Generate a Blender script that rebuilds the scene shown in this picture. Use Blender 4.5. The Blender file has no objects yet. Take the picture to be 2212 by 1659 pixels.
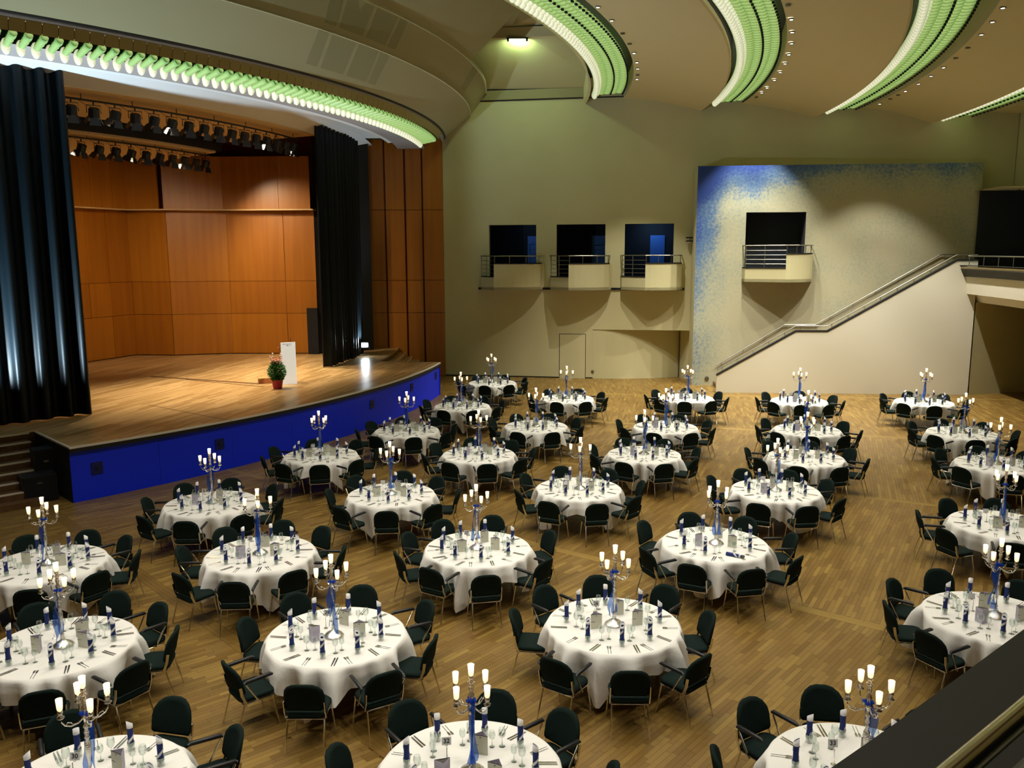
import bpy, math, random
from mathutils import Vector, Matrix
random.seed(7)
C = bpy.context.scene
COL = C.collection
PI = math.pi
def R(d): return math.radians(d)

# ------------------------------------------------------------------ camera, world, lights, exposure
F_PX, PITCH, ROLL, CAM_H = 1808.48, R(8.9878), R(0.2202), 5.6334
xc = Vector((1, 0, 0)); yc = Vector((0, math.sin(PITCH), math.cos(PITCH))); fw = Vector((0, math.cos(PITCH), -math.sin(PITCH)))
rt = math.cos(ROLL)*xc - math.sin(ROLL)*yc; up = math.sin(ROLL)*xc + math.cos(ROLL)*yc
cd = bpy.data.cameras.new('camera'); cam = bpy.data.objects.new('camera', cd); COL.objects.link(cam)
cd.sensor_width = 36; cd.lens = F_PX/2212*36; cd.clip_start = 0.05; cd.clip_end = 200
cam.matrix_world = Matrix(((rt.x, up.x, -fw.x, 0), (rt.y, up.y, -fw.y, 0), (rt.z, up.z, -fw.z, CAM_H), (0, 0, 0, 1)))
C.camera = cam
def in_view(x, y, z, pad=0.0):
    v = Vector((x, y, z-CAM_H)); d = v.dot(fw)
    if d < .3: return False
    return abs(v.dot(rt)/d*F_PX) < 1106+pad*F_PX/d and abs(v.dot(up)/d*F_PX) < 829.5+pad*F_PX/d

w = bpy.data.worlds.new('world'); C.world = w; w.use_nodes = True
w.node_tree.nodes['Background'].inputs[0].default_value = (.5, .6, .4, 1); w.node_tree.nodes['Background'].inputs[1].default_value = 0.02
C.view_settings.view_transform = 'Standard'; C.view_settings.look = 'None'; C.view_settings.exposure = 0.0; C.view_settings.gamma = 1
C.view_settings.use_curve_mapping = False
C.cycles.max_bounces = 6; C.cycles.diffuse_bounces = 3; C.cycles.glossy_bounces = 3; C.cycles.transmission_bounces = 4; C.cycles.transparent_max_bounces = 10
C.cycles.caustics_reflective = False; C.cycles.caustics_refractive = False; C.cycles.sample_clamp_indirect = 3
C.cycles.use_denoising = True; C.cycles.use_adaptive_sampling = True; C.cycles.adaptive_threshold = .03

OX, OY = -28.0, 36.3            # centre of the fan-shaped hall: stage edge, ceiling ribs and table rows are arcs about it
def PO(r, deg, z=0.0): return (OX + r*math.cos(R(deg)), OY + r*math.sin(R(deg)), z)

def lamp(kind, name, loc, energy, color, target=None, size=.1, spot=60, blend=.6, sy=None):
    l = bpy.data.lights.new(name, kind); l.energy = energy; l.color = color
    if kind == 'SPOT': l.spot_size = R(spot); l.spot_blend = blend; l.shadow_soft_size = size
    elif kind == 'AREA':
        l.size = size
        if sy: l.shape = 'RECTANGLE'; l.size_y = sy
    else: l.shadow_soft_size = size
    o = bpy.data.objects.new(name, l); COL.objects.link(o); o.location = loc
    if target is not None:
        o.rotation_euler = (Vector(target)-Vector(loc)).to_track_quat('-Z', 'Y').to_euler()
    return o
WARM = (1.0, .86, .62); HALL = (1.0, .94, .83); COOL = (.66, .86, 1.0)
# recessed downlights of the hall: three rings between the light bands (angle, ring)
RINGS = {1: (32.92, 12.03), 2: (37.72, 11.62), 3: (42.53, 11.32)}
DL = {1: [(-5.98, 1), (-7.3, 0), (-9.2, 1), (-10.96, 1), (-13.38, 1), (-15.6, 0), (-17.9, 0), (-20.51, 1), (-22.96, 1), (-26, 1), (-30, 1), (-34, 1), (-38, 1), (-42, 1), (-46, 1), (-50, 1), (-54, 1), (-58, 1)],
      2: [(-2.9, 0), (-4.4, 1), (-5.88, 1), (-8.07, 1), (-10.07, 1), (-12.13, 1), (-14.12, 1), (-16.3, 1), (-18.34, 1), (-20.43, 1), (-22.5, 0), (-25, 1), (-28, 1), (-31, 1), (-35, 1), (-39, 1), (-43, 1), (-47, 1), (-51, 1), (-55, 1)],
      3: [(-2.87, 1), (-4.3, 0), (-5.4, 0), (-6.44, 1), (-8.25, 1), (-10.03, 1), (-11.83, 1), (-13.6, 0), (-15.4, 0), (-17.48, 1), (-19.27, 1), (-21.04, 1), (-24, 1), (-27, 1), (-31, 1), (-35, 1), (-39, 1), (-43, 1), (-47, 1), (-51, 1)]}
for k, L in DL.items():
    r, z = RINGS[k]
    for i, (a, on) in enumerate(L):
        if on and (i % 2 == 0 or a < -22 or a > -11) and not (k == 3 and a > -6):
            p = PO(r, a, z-.05); wl = a > -11
            lamp('SPOT', 'downlight_lamp', p, 1750 if wl else 560, (1, .95, .84) if wl else HALL, (p[0], p[1], 0), .04, 80 if wl else 86, .4 if wl else .6)
# daylight-white floods left and right of the curtain, stage lanterns
lamp('SPOT', 'flood_lamp', (-6.2, 35.15, 1.86), 800, COOL, (-6.9, 33.4, 6), .10, 130, .8)
lamp('SPOT', 'flood_lamp', (-13.3, 19.2, 2.2), 5200, COOL, (-11.0, 22.5, 9.0), .12, 120, .8)
for a in (-36, -30, -24, -18, -13):
    p = PO(20.4, a, 9.35); t = PO(20.5, a+2, 1.3)
    lamp('SPOT', 'stage_lamp', p, 3500, WARM, t, .12, 62, .9)
for a, t in ((-34, (-16.4, 34.5, 3.4)), (-27, (-14.2, 35.5, 3.2)), (-20, (-12.0, 36, 3.4)), (-15, (-9.6, 36, 3.6)), (-12, (-8.8, 36, 5.0))):
    p = PO(17.3, a, 8.7)
    lamp('SPOT', 'stage_lamp', p, 700, (1, .80, .52), t, .12, 88, .9)

lamp('SPOT', 'profile_lamp', PO(36.9, -33, 11.7), 9000, (1, .97, .9), (-7.3, 27.5, 2.1), .08, 6.5, .5)

# ------------------------------------------------------------------ materials
def mat(name, color, rough=.6, metal=0.0, spec=.5, emit=None, es=0.0, bump=None, vary=None, alpha=None, trans=0.0, ior=1.45, sheen=0.0, coat=0.0):
    """bump = (scale, strength); vary = (scale, color2, low, high) noise mix"""
    m = bpy.data.materials.new(name); m.use_nodes = True; nt = m.node_tree; b = nt.nodes['Principled BSDF']
    b.inputs['Base Color'].default_value = (*color, 1); b.inputs['Roughness'].default_value = rough; b.inputs['Metallic'].default_value = metal
    b.inputs['Specular IOR Level'].default_value = spec; b.inputs['IOR'].default_value = ior
    if trans: b.inputs['Transmission Weight'].default_value = trans
    if sheen: b.inputs['Sheen Weight'].default_value = sheen
    if coat: b.inputs['Coat Weight'].default_value = coat; b.inputs['Coat Roughness'].default_value = .2
    if emit: b.inputs['Emission Color'].default_value = (*emit, 1); b.inputs['Emission Strength'].default_value = es
    if alpha is not None: b.inputs['Alpha'].default_value = alpha
    if bump or vary:
        tc = nt.nodes.new('ShaderNodeTexCoord')
    if vary:
        n = nt.nodes.new('ShaderNodeTexNoise'); n.inputs['Scale'].default_value = vary[0]; n.inputs['Detail'].default_value = 5
        nt.links.new(tc.outputs['Object'], n.inputs['Vector'])
        r = nt.nodes.new('ShaderNodeMapRange'); r.inputs[1].default_value = vary[2]; r.inputs[2].default_value = vary[3]
        nt.links.new(n.outputs['Fac'], r.inputs[0])
        mx = nt.nodes.new('ShaderNodeMix'); mx.data_type = 'RGBA'; mx.inputs[6].default_value = (*color, 1); mx.inputs[7].default_value = (*vary[1], 1)
        nt.links.new(r.outputs[0], mx.inputs[0]); nt.links.new(mx.outputs[2], b.inputs['Base Color'])
    if bump:
        n2 = nt.nodes.new('ShaderNodeTexNoise'); n2.inputs['Scale'].default_value = bump[0]; n2.inputs['Detail'].default_value = 3
        nt.links.new(tc.outputs['Object'], n2.inputs['Vector'])
        bp = nt.nodes.new('ShaderNodeBump'); bp.inputs['Strength'].default_value = bump[1]; bp.inputs['Distance'].default_value = .02
        nt.links.new(n2.outputs['Fac'], bp.inputs['Height']); nt.links.new(bp.outputs[0], b.inputs['Normal'])
    return m
M = {}
M['plaster'] = mat('plaster', (.57, .525, .30), .85, bump=(60, .08), vary=(.6, (.53, .49, .275), .35, .7))
M['ceiling'] = mat('ceiling_paint', (.68, .60, .33), .8)
M['ceiling_hatch'] = mat('hatch_paint', (.27, .262, .135), .8)
M['stairwhite'] = mat('stair_wall_paint', (.72, .69, .56), .8, bump=(50, .06))
M['dark'] = mat('black_paint', (.006, .007, .009), .8)
M['shadowroom'] = mat('room_shade_dark', (.012, .016, .022), .9)  # near-black colour stands in for the shade of unlit interiors
M['bluedoor'] = mat('blue_door_paint', (.04, .16, .50), .5)
M['blue'] = mat('stage_blue_paint', (.001, .028, .95), .5)
M['bluebox'] = mat('socket_box_paint', (.004, .010, .12), .5)
M['lip'] = mat('black_stage_lip', (.01, .009, .008), .5)
M['nosing'] = mat('pale_nosing', (.75, .70, .60), .4)
M['stepwood'] = mat('dark_step_wood', (.16, .085, .035), .45, vary=(9, (.10, .05, .02), .3, .7))
M['curtain'] = mat('black_curtain', (.002, .005, .007), .40, spec=.22)
M['alu'] = mat('brushed_steel', (.26, .255, .21), .42, 1.0)
M['chrome'] = mat('chrome', (.80, .78, .72), .12, 1.0)
M['silver'] = mat('silver', (.86, .84, .78), .14, 1.0, bump=(90, .35))
M['fabric'] = mat('dark_green_fabric', (.006, .014, .0115), .9, spec=.15, bump=(300, .2))
M['blackplastic'] = mat('black_plastic', (.012, .013, .014), .45)
M['cloth'] = mat('white_linen', (.80, .79, .74), .75, bump=(25, .12))
M['napkinblue'] = mat('blue_napkin', (.012, .030, .17), .8)
M['napkinwhite'] = mat('white_napkin', (.78, .79, .80), .8)
M['paper'] = mat('menu_card_cream', (.62, .62, .50), .6)
M['lilac'] = mat('menu_sheet_lilac', (.55, .52, .66), .6)
M['ink'] = mat('black_ink', (.01, .01, .01), .6)
M['steel'] = mat('cutlery_steel', (.55, .53, .46), .22, 1.0)
M['wax'] = mat('candle_wax', (.95, .72, .48), .5, emit=(1.0, .62, .30), es=1.6)  # slight glow put into the wax for the flame's light in it
M['flame'] = mat('candle_flame', (1, .8, .5), .5, emit=(1.0, .72, .36), es=30)
M['votive'] = mat('votive_glass', (1, .95, .86), .35, emit=(1.0, .78, .50), es=.9, alpha=.45)  # glow put into the glass for the candlelight behind it
M['red'] = mat('red_pot_wrap', (.38, .012, .05), .35, bump=(40, .5))
M['leaf'] = mat('leaf_green', (.05, .22, .03), .5, vary=(14, (.015, .09, .015), .3, .7))
M['petal'] = mat('pink_petal', (.80, .16, .24), .6)
M['petalpale'] = mat('pale_petal', (.90, .60, .50), .6)
M['white'] = mat('white_lacquer', (.88, .88, .86), .35)
M['brasspane'] = mat('brass_tinted_pane', (.42, .34, .13), .3, .35)
M['mauve'] = mat('soffit_grey', (.34, .31, .30), .7)
M['white_soffit'] = mat('white_soffit', (.72, .74, .74), .7)
M['stageceil'] = mat('baffle_tan', (.66, .47, .24), .7)
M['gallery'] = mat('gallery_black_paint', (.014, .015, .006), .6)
M['railsteel'] = mat('polished_rail_steel', (.80, .78, .58), .22, 1.0)
M['fascia'] = mat('fascia_paint', (.36, .335, .185), .85, bump=(60, .06))
M['ledge'] = mat('ledge_paint', (.30, .26, .14), .8)
M['groove'] = mat('red_groove', (.10, .008, .006), .6)
M['lens'] = mat('lamp_lens', (1, 1, .9), .3, emit=(1, .98, .85), es=14)
M['flood'] = mat('flood_lens', (1, 1, 1), .3, emit=(.8, .93, 1), es=60)
M['fluor'] = mat('fluorescent_tube', (.8, 1, .8), .3, emit=(.72, 1, .62), es=22)
M['dimlens'] = mat('unlit_lens', (.02, .02, .018), .3)
M['blade_cream'] = mat('frosted_glass_cream', (.78, .76, .62), .35, emit=(.92, .90, .66), es=.42)
M['blade_green'] = mat('frosted_glass_green', (.30, .52, .20), .3, emit=(.34, .66, .20), es=.34)
M['lampglow'] = mat('lantern_glow', (1, .9, .7), .3, emit=(1, .9, .65), es=3)

def frosted(name, base, core, edge, k):
    m = mat(name, base, .35); nt = m.node_tree; b = nt.nodes['Principled BSDF']
    f = nt.nodes.new('ShaderNodeLayerWeight'); f.inputs[0].default_value = .5
    mx = nt.nodes.new('ShaderNodeMix'); mx.data_type = 'RGBA'; mx.inputs[6].default_value = (*core, 1); mx.inputs[7].default_value = (*edge, 1)
    nt.links.new(f.outputs['Facing'], mx.inputs[0]); nt.links.new(mx.outputs[2], b.inputs['Emission Color']); b.inputs['Emission Strength'].default_value = k
    return m
M['blade_cream'] = frosted('frosted_glass_cream', (.55, .55, .42), (1, .97, .76), (.26, .36, .12), .80)
M['blade_green'] = frosted('frosted_glass_green', (.22, .36, .14), (.60, .84, .28), (.03, .15, .005), .64)

def glass_mat():
    m = bpy.data.materials.new('clear_glass'); m.use_nodes = True; nt = m.node_tree; nt.nodes.clear()
    o = nt.nodes.new('ShaderNodeOutputMaterial'); t = nt.nodes.new('ShaderNodeBsdfTransparent'); g = nt.nodes.new('ShaderNodeBsdfGlossy')
    t.inputs[0].default_value = (.86, .90, .88, 1); g.inputs['Roughness'].default_value = .06; g.inputs[0].default_value = (.9, .95, .92, 1)
    f = nt.nodes.new('ShaderNodeLayerWeight'); f.inputs[0].default_value = .35
    x = nt.nodes.new('ShaderNodeMixShader'); nt.links.new(f.outputs['Facing'], x.inputs[0]); nt.links.new(t.outputs[0], x.inputs[1]); nt.links.new(g.outputs[0], x.inputs[2])
    nt.links.new(x.outputs[0], o.inputs[0]); return m
M['glass'] = glass_mat()
def ribbon_mat():
    m = bpy.data.materials.new('sheer_blue_ribbon'); m.use_nodes = True; nt = m.node_tree; nt.nodes.clear()
    o = nt.nodes.new('ShaderNodeOutputMaterial'); t = nt.nodes.new('ShaderNodeBsdfTransparent'); d = nt.nodes.new('ShaderNodeBsdfDiffuse'); s = nt.nodes.new('ShaderNodeBsdfTranslucent')
    t.inputs[0].default_value = (.45, .62, .95, 1); d.inputs[0].default_value = (.03, .10, .50, 1); s.inputs[0].default_value = (.04, .16, .9, 1)
    a = nt.nodes.new('ShaderNodeMixShader'); a.inputs[0].default_value = .5; nt.links.new(d.outputs[0], a.inputs[1]); nt.links.new(s.outputs[0], a.inputs[2])
    b = nt.nodes.new('ShaderNodeMixShader'); b.inputs[0].default_value = .55; nt.links.new(t.outputs[0], b.inputs[1]); nt.links.new(a.outputs[0], b.inputs[2])
    nt.links.new(b.outputs[0], o.inputs[0]); return m
M['ribbon'] = ribbon_mat()

def wood_mat(name, c1, c2, scale, rough, axis='Z'):
    """veneer: long streaks along an axis"""
    m = bpy.data.materials.new(name); m.use_nodes = True; nt = m.node_tree; b = nt.nodes['Principled BSDF']
    tc = nt.nodes.new('ShaderNodeTexCoord'); mp = nt.nodes.new('ShaderNodeMapping'); s = [scale]*3; s['XYZ'.index(axis)] = scale*.05; mp.inputs['Scale'].default_value = s
    n = nt.nodes.new('ShaderNodeTexNoise'); n.inputs['Scale'].default_value = 1; n.inputs['Detail'].default_value = 6
    oi = nt.nodes.new('ShaderNodeObjectInfo')
    ad = nt.nodes.new('ShaderNodeMath'); ad.operation = 'ADD'
    mu = nt.nodes.new('ShaderNodeMath'); mu.operation = 'MULTIPLY'; mu.inputs[1].default_value = .35
    nt.links.new(oi.outputs['Random'], mu.inputs[0])
    nt.links.new(tc.outputs['Object'], mp.inputs[0]); nt.links.new(mp.outputs[0], n.inputs['Vector'])
    nt.links.new(n.outputs['Fac'], ad.inputs[0]); nt.links.new(mu.outputs[0], ad.inputs[1])
    r = nt.nodes.new('ShaderNodeMapRange'); r.inputs[1].default_value = .35; r.inputs[2].default_value = 1.0
    nt.links.new(ad.outputs[0], r.inputs[0])
    mx = nt.nodes.new('ShaderNodeMix'); mx.data_type = 'RGBA'; mx.inputs[6].default_value = (*c1, 1); mx.inputs[7].default_value = (*c2, 1)
    nt.links.new(r.outputs[0], mx.inputs[0]); nt.links.new(mx.outputs[2], b.inputs['Base Color']); b.inputs['Roughness'].default_value = rough
    return m
M['panelwood'] = wood_mat('cherry_veneer', (.42, .155, .012), (.30, .095, .008), 5, .38)
M['boxwood'] = wood_mat('lectern_wood', (.40, .14, .04), (.28, .09, .02), 8, .4)

def plank_mat():
    """parquet: tone per piece comes from the mesh attribute 'tone'"""
    m = bpy.data.materials.new('oak_parquet'); m.use_nodes = True; nt = m.node_tree; b = nt.nodes['Principled BSDF']
    at = nt.nodes.new('ShaderNodeAttribute'); at.attribute_name = 'tone'
    tc = nt.nodes.new('ShaderNodeTexCoord'); n = nt.nodes.new('ShaderNodeTexNoise'); n.inputs['Scale'].default_value = .35; n.inputs['Detail'].default_value = 4
    g = nt.nodes.new('ShaderNodeNewGeometry'); nt.links.new(g.outputs['Position'], n.inputs['Vector'])
    cr = nt.nodes.new('ShaderNodeValToRGB'); e = cr.color_ramp.elements
    e[0].position = 0; e[0].color = (.135, .072, .011, 1); e[1].position = 1; e[1].color = (.29, .185, .040, 1)
    mid = e.new(.5); mid.color = (.19, .110, .024, 1)
    ad = nt.nodes.new('ShaderNodeMath'); ad.operation = 'MULTIPLY_ADD'; ad.inputs[1].default_value = .5; ad.inputs[2].default_value = -.25
    nt.links.new(n.outputs['Fac'], ad.inputs[0])
    a2 = nt.nodes.new('ShaderNodeMath'); nt.links.new(at.outputs['Fac'], a2.inputs[0]); nt.links.new(ad.outputs[0], a2.inputs[1])
    nt.links.new(a2.outputs[0], cr.inputs[0]); nt.links.new(cr.outputs[0], b.inputs['Base Color'])
    n2 = nt.nodes.new('ShaderNodeTexNoise'); n2.inputs['Scale'].default_value = 1.4; n2.inputs['Detail'].default_value = 6; nt.links.new(g.outputs['Position'], n2.inputs['Vector'])
    r = nt.nodes.new('ShaderNodeMapRange'); r.inputs[3].default_value = .30; r.inputs[4].default_value = .52; nt.links.new(n2.outputs['Fac'], r.inputs[0]); nt.links.new(r.outputs[0], b.inputs['Roughness'])
    return m
M['parquet'] = plank_mat()
def stagefloor_mat():
    m = bpy.data.materials.new('stage_boards'); m.use_nodes = True; nt = m.node_tree; b = nt.nodes['Principled BSDF']
    g = nt.nodes.new('ShaderNodeNewGeometry'); mp = nt.nodes.new('ShaderNodeMapping'); mp.inputs['Rotation'].default_value = (0, 0, R(-77)); nt.links.new(g.outputs['Position'], mp.inputs[0])
    br = nt.nodes.new('ShaderNodeTexBrick'); br.inputs['Scale'].default_value = 1; br.inputs['Brick Width'].default_value = 1.3; br.inputs['Row Height'].default_value = .13
    br.inputs['Mortar Size'].default_value = .006; br.inputs['Mortar Smooth'].default_value = .2
    br.inputs['Color1'].default_value = (.60, .385, .17, 1); br.inputs['Color2'].default_value = (.33, .19, .065, 1); br.inputs['Mortar'].default_value = (.12, .06, .015, 1)
    nt.links.new(mp.outputs[0], br.inputs[0]); nt.links.new(br.outputs['Color'], b.inputs['Base Color']); b.inputs['Roughness'].default_value = .30
    return m
M['stagefloor'] = stagefloor_mat()
def mural_mat():
    """sponged paint: deep blue at the top and along the stage-side edge, fading to stone"""
    m = bpy.data.materials.new('sponged_blue_mural'); m.use_nodes = True; nt = m.node_tree; b = nt.nodes['Principled BSDF']
    L = nt.links.new
    tc = nt.nodes.new('ShaderNodeTexCoord'); sp = nt.nodes.new('ShaderNodeSeparateXYZ'); L(tc.outputs['Object'], sp.inputs[0])
    def mr(src, a, b_, c, d):
        r = nt.nodes.new('ShaderNodeMapRange'); r.inputs[1].default_value = a; r.inputs[2].default_value = b_; r.inputs[3].default_value = c; r.inputs[4].default_value = d; L(src, r.inputs[0]); return r.outputs[0]
    def ma(op, x, y):
        n = nt.nodes.new('ShaderNodeMath'); n.operation = op
        for i, v in enumerate((x, y)):
            if isinstance(v, (int, float)): n.inputs[i].default_value = v
            else: L(v, n.inputs[i])
        return n.outputs[0]
    top = mr(sp.outputs['Z'], 7.5, 9.1, 0, .75); left = mr(sp.outputs['X'], 0, 1.3, .55, 0)
    dx = mr(sp.outputs['X'], 0, 5.0, .5, 0); dz = mr(sp.outputs['Z'], 4.2, 8.4, 0, 1.0); cor = ma('MULTIPLY', dx, dz)
    topx = mr(sp.outputs['X'], 3, 10.5, 1, .6); lz = mr(sp.outputs['Z'], .2, 6, .7, 1.0)
    big = nt.nodes.new('ShaderNodeTexNoise'); big.inputs['Scale'].default_value = .55; big.inputs['Detail'].default_value = 4; L(tc.outputs['Object'], big.inputs['Vector'])
    fine = nt.nodes.new('ShaderNodeTexNoise'); fine.inputs['Scale'].default_value = 9; fine.inputs['Detail'].default_value = 6; fine.inputs['Roughness'].default_value = .75; L(tc.outputs['Object'], fine.inputs['Vector'])
    s = ma('ADD', ma('MULTIPLY', top, topx), ma('MULTIPLY', left, lz)); s = ma('ADD', s, cor)
    s = ma('ADD', s, ma('MULTIPLY', ma('SUBTRACT', big.outputs['Fac'], .5), 1.0)); s = ma('ADD', s, ma('MULTIPLY', ma('SUBTRACT', fine.outputs['Fac'], .5), 1.3))
    cr = nt.nodes.new('ShaderNodeValToRGB'); e = cr.color_ramp.elements; e[0].position = 0; e[0].color = (.46, .43, .28, 1); e[1].position = 1; e[1].color = (.012, .045, .24, 1)
    x = e.new(.30); x.color = (.34, .36, .27, 1); x = e.new(.6); x.color = (.09, .17, .30, 1)
    L(s, cr.inputs[0]); L(cr.outputs[0], b.inputs['Base Color']); b.inputs['Roughness'].default_value = .75
    return m
M['mural'] = mural_mat()

# ------------------------------------------------------------------ mesh helpers
class MB:
    def __init__(s): s.v = []; s.f = []; s.m = []; s.mats = []; s.tone = None
    def mi(s, m):
        if m not in s.mats: s.mats.append(m)
        return s.mats.index(m)
    def add(s, vs, fs, m, T=None):
        o = len(s.v); k = s.mi(m)
        s.v += [tuple(T @ Vector(p)) for p in vs] if T is not None else [tuple(p) for p in vs]
        s.f += [tuple(i+o for i in f) for f in fs]; s.m += [k]*len(fs)
    def box(s, x0, x1, y0, y1, z0, z1, m, T=None):
        vs = [(x0, y0, z0), (x1, y0, z0), (x1, y1, z0), (x0, y1, z0), (x0, y0, z1), (x1, y0, z1), (x1, y1, z1), (x0, y1, z1)]
        s.add(vs, [(3, 2, 1, 0), (4, 5, 6, 7), (0, 1, 5, 4), (1, 2, 6, 5), (2, 3, 7, 6), (3, 0, 4, 7)], m, T)
    def tube(s, pts, r, m, n=6, T=None, caps=True):
        pts = [Vector(p) for p in pts]; vs = []; fs = []
        rr = r if isinstance(r, (list, tuple)) else [r]*len(pts)
        for i, p in enumerate(pts):
            d = (pts[min(i+1, len(pts)-1)]-pts[max(i-1, 0)]).normalized()
            a = d.cross(Vector((0, 0, 1))) if abs(d.z) < .95 else d.cross(Vector((1, 0, 0))); a.normalize(); b = d.cross(a)
            for k in range(n):
                t = 2*PI*k/n; vs.append(p+(a*math.cos(t)+b*math.sin(t))*rr[i])
        for i in range(len(pts)-1):
            for k in range(n): fs.append((i*n+k, i*n+(k+1) % n, (i+1)*n+(k+1) % n, (i+1)*n+k))
        if caps: fs += [tuple(range(n)), tuple(reversed(range((len(pts)-1)*n, len(pts)*n)))]
        s.add(vs, fs, m, T)
    def lathe(s, prof, m, n=12, T=None, wob=None):
        vs = []; fs = []; q = len(prof)
        for k in range(n):
            t = 2*PI*k/n; w_ = 1 if wob is None else wob(k)
            for (r, z) in prof: vs.append((r*w_*math.cos(t), r*w_*math.sin(t), z))
        for k in range(n):
            for i in range(q-1):
                a = k*q+i; b = ((k+1) % n)*q+i
                fs.append((a, b, b+1, a+1))
        s.add(vs, fs, m, T)
    def ell(s, c, rx, ry, rz, m, nu=8, nv=5, T=None):
        vs = []; fs = []
        for j in range(nv+1):
            ph = PI*j/nv
            for i in range(nu):
                t = 2*PI*i/nu; vs.append((c[0]+rx*math.sin(ph)*math.cos(t), c[1]+ry*math.sin(ph)*math.sin(t), c[2]-rz*math.cos(ph)))
        for j in range(nv):
            for i in range(nu): fs.append((j*nu+i, j*nu+(i+1) % nu, (j+1)*nu+(i+1) % nu, (j+1)*nu+i))
        s.add(vs, fs, m, T)
    def loops(s, rings, m, T=None, cap=True, closed=True):
        n = len(rings[0]); vs = [p for r in rings for p in r]; fs = []
        for i in range(len(rings)-1):
            for k in range(n if closed else n-1): fs.append((i*n+k, i*n+(k+1) % n, (i+1)*n+(k+1) % n, (i+1)*n+k))
        if cap: fs += [tuple(reversed(range(n))), tuple(range((len(rings)-1)*n, len(rings)*n))]
        s.add(vs, fs, m, T)
    def sweep(s, prof, a0, a1, m, n=40, closed=False, caps=False):
        """arc about the hall's centre: prof is a list of (radius, height)"""
        rings = [[PO(r, a0+(a1-a0)*i/n, z) for (r, z) in prof] for i in range(n+1)]
        s.loops(rings, m, cap=caps, closed=closed)
    def mesh(s, name, smooth=False):
        me = bpy.data.meshes.new(name); me.from_pydata(s.v, [], s.f)
        for m in s.mats: me.materials.append(m)
        if len(s.mats) > 1: me.polygons.foreach_set('material_index', s.m)
        if smooth: me.polygons.foreach_set('use_smooth', [True]*len(s.f))
        me.update(); return me
    def build(s, name, parent=None, smooth=False, kind=None):
        o = bpy.data.objects.new(name, s.mesh(name, smooth)); COL.objects.link(o)
        if parent: o.parent = parent
        if kind: o['kind'] = kind
        return o
def tag(o, label=None, cat=None, group=None, kind=None):
    if label: o['label'] = label
    if cat: o['category'] = cat
    if group: o['group'] = group
    if kind: o['kind'] = kind
    return o
def empty(name, loc=(0, 0, 0), rz=0.0, parent=None):
    o = bpy.data.objects.new(name, None); COL.objects.link(o); o.location = loc; o.rotation_euler = (0, 0, rz); o.empty_display_size = .1
    if parent: o.parent = parent
    return o
def obj(name, me, parent=None, loc=(0, 0, 0), rz=0.0):
    o = bpy.data.objects.new(name, me); COL.objects.link(o); o.location = loc; o.rotation_euler = (0, 0, rz)
    if parent: o.parent = parent
    return o
def copy_tree(o, parent=None):
    c = o.copy(); COL.objects.link(c); c.parent = parent
    for ch in o.children: copy_tree(ch, c)
    return c
class Plane:
    """vertical wall plane: along s from A, depth d towards the hall (negative = behind)"""
    def __init__(s, A, B):
        s.A = Vector(A); d = Vector(B)-s.A; d.normalize(); s.u = d; s.n = Vector((d.y, -d.x))
    def p(s, t, d, z): q = s.A+s.u*t+s.n*d; return (q.x, q.y, z)
    def T(s, z=0.0): return Matrix(((s.u.x, -s.n.x, 0, s.A.x), (s.u.y, -s.n.y, 0, s.A.y), (0, 0, 1, z), (0, 0, 0, 1)))
def wall_holes(mb, T, x0, x1, z0, z1, holes, m, y=0.0):
    xs = sorted({x0, x1, *[h[0] for h in holes], *[h[1] for h in holes]}); zs = sorted({z0, z1, *[h[2] for h in holes], *[h[3] for h in holes]})
    for i in range(len(xs)-1):
        for j in range(len(zs)-1):
            cx, cz = (xs[i]+xs[i+1])/2, (zs[j]+zs[j+1])/2
            if any(h[0] < cx < h[1] and h[2] < cz < h[3] for h in holes): continue
            mb.add([(xs[i], y, zs[j]), (xs[i+1], y, zs[j]), (xs[i+1], y, zs[j+1]), (xs[i], y, zs[j+1])], [(0, 1, 2, 3)], m, T)
# ------------------------------------------------------------------ floor: parquet laid in ten-degree sectors about the hall centre
fl = MB(); fl.sweep([(20.5, -.012), (60, -.012)], 12, -100, M['parquet'], 56); floor = fl.build('floor', kind='structure')
me = floor.data; at = me.attributes.new('tone', 'FLOAT', 'FACE'); at.data.foreach_set('value', [.12]*len(me.polygons))
BOUND = [4, -6, -16, -26, -36, -46, -56, -66]
PL_W, PL_L = .072, .50
near = []; rest_v = []; rest_f = []; rest_t = []
rng = random.Random(3)
def add_plank(x, y, ca, sa, l, wd, tone):
    h = (l-.0022)/2; k = (wd-.0022)/2
    c4 = [(x+ca*a-sa*b, y+sa*a+ca*b) for a, b in ((-h, -k), (h, -k), (h, k), (-h, k))]
    o = len(rest_v); z1 = rng.uniform(-.0007, .0003)
    rest_v.extend([(px, py, -.012) for px, py in c4]); rest_v.extend([(px, py, z1) for px, py in c4])
    rest_f.extend([(o+4, o+5, o+6, o+7), (o, o+1, o+5, o+4), (o+1, o+2, o+6, o+5), (o+2, o+3, o+7, o+6), (o+3, o, o+4, o+7)]); rest_t.extend([tone]*5)
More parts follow.
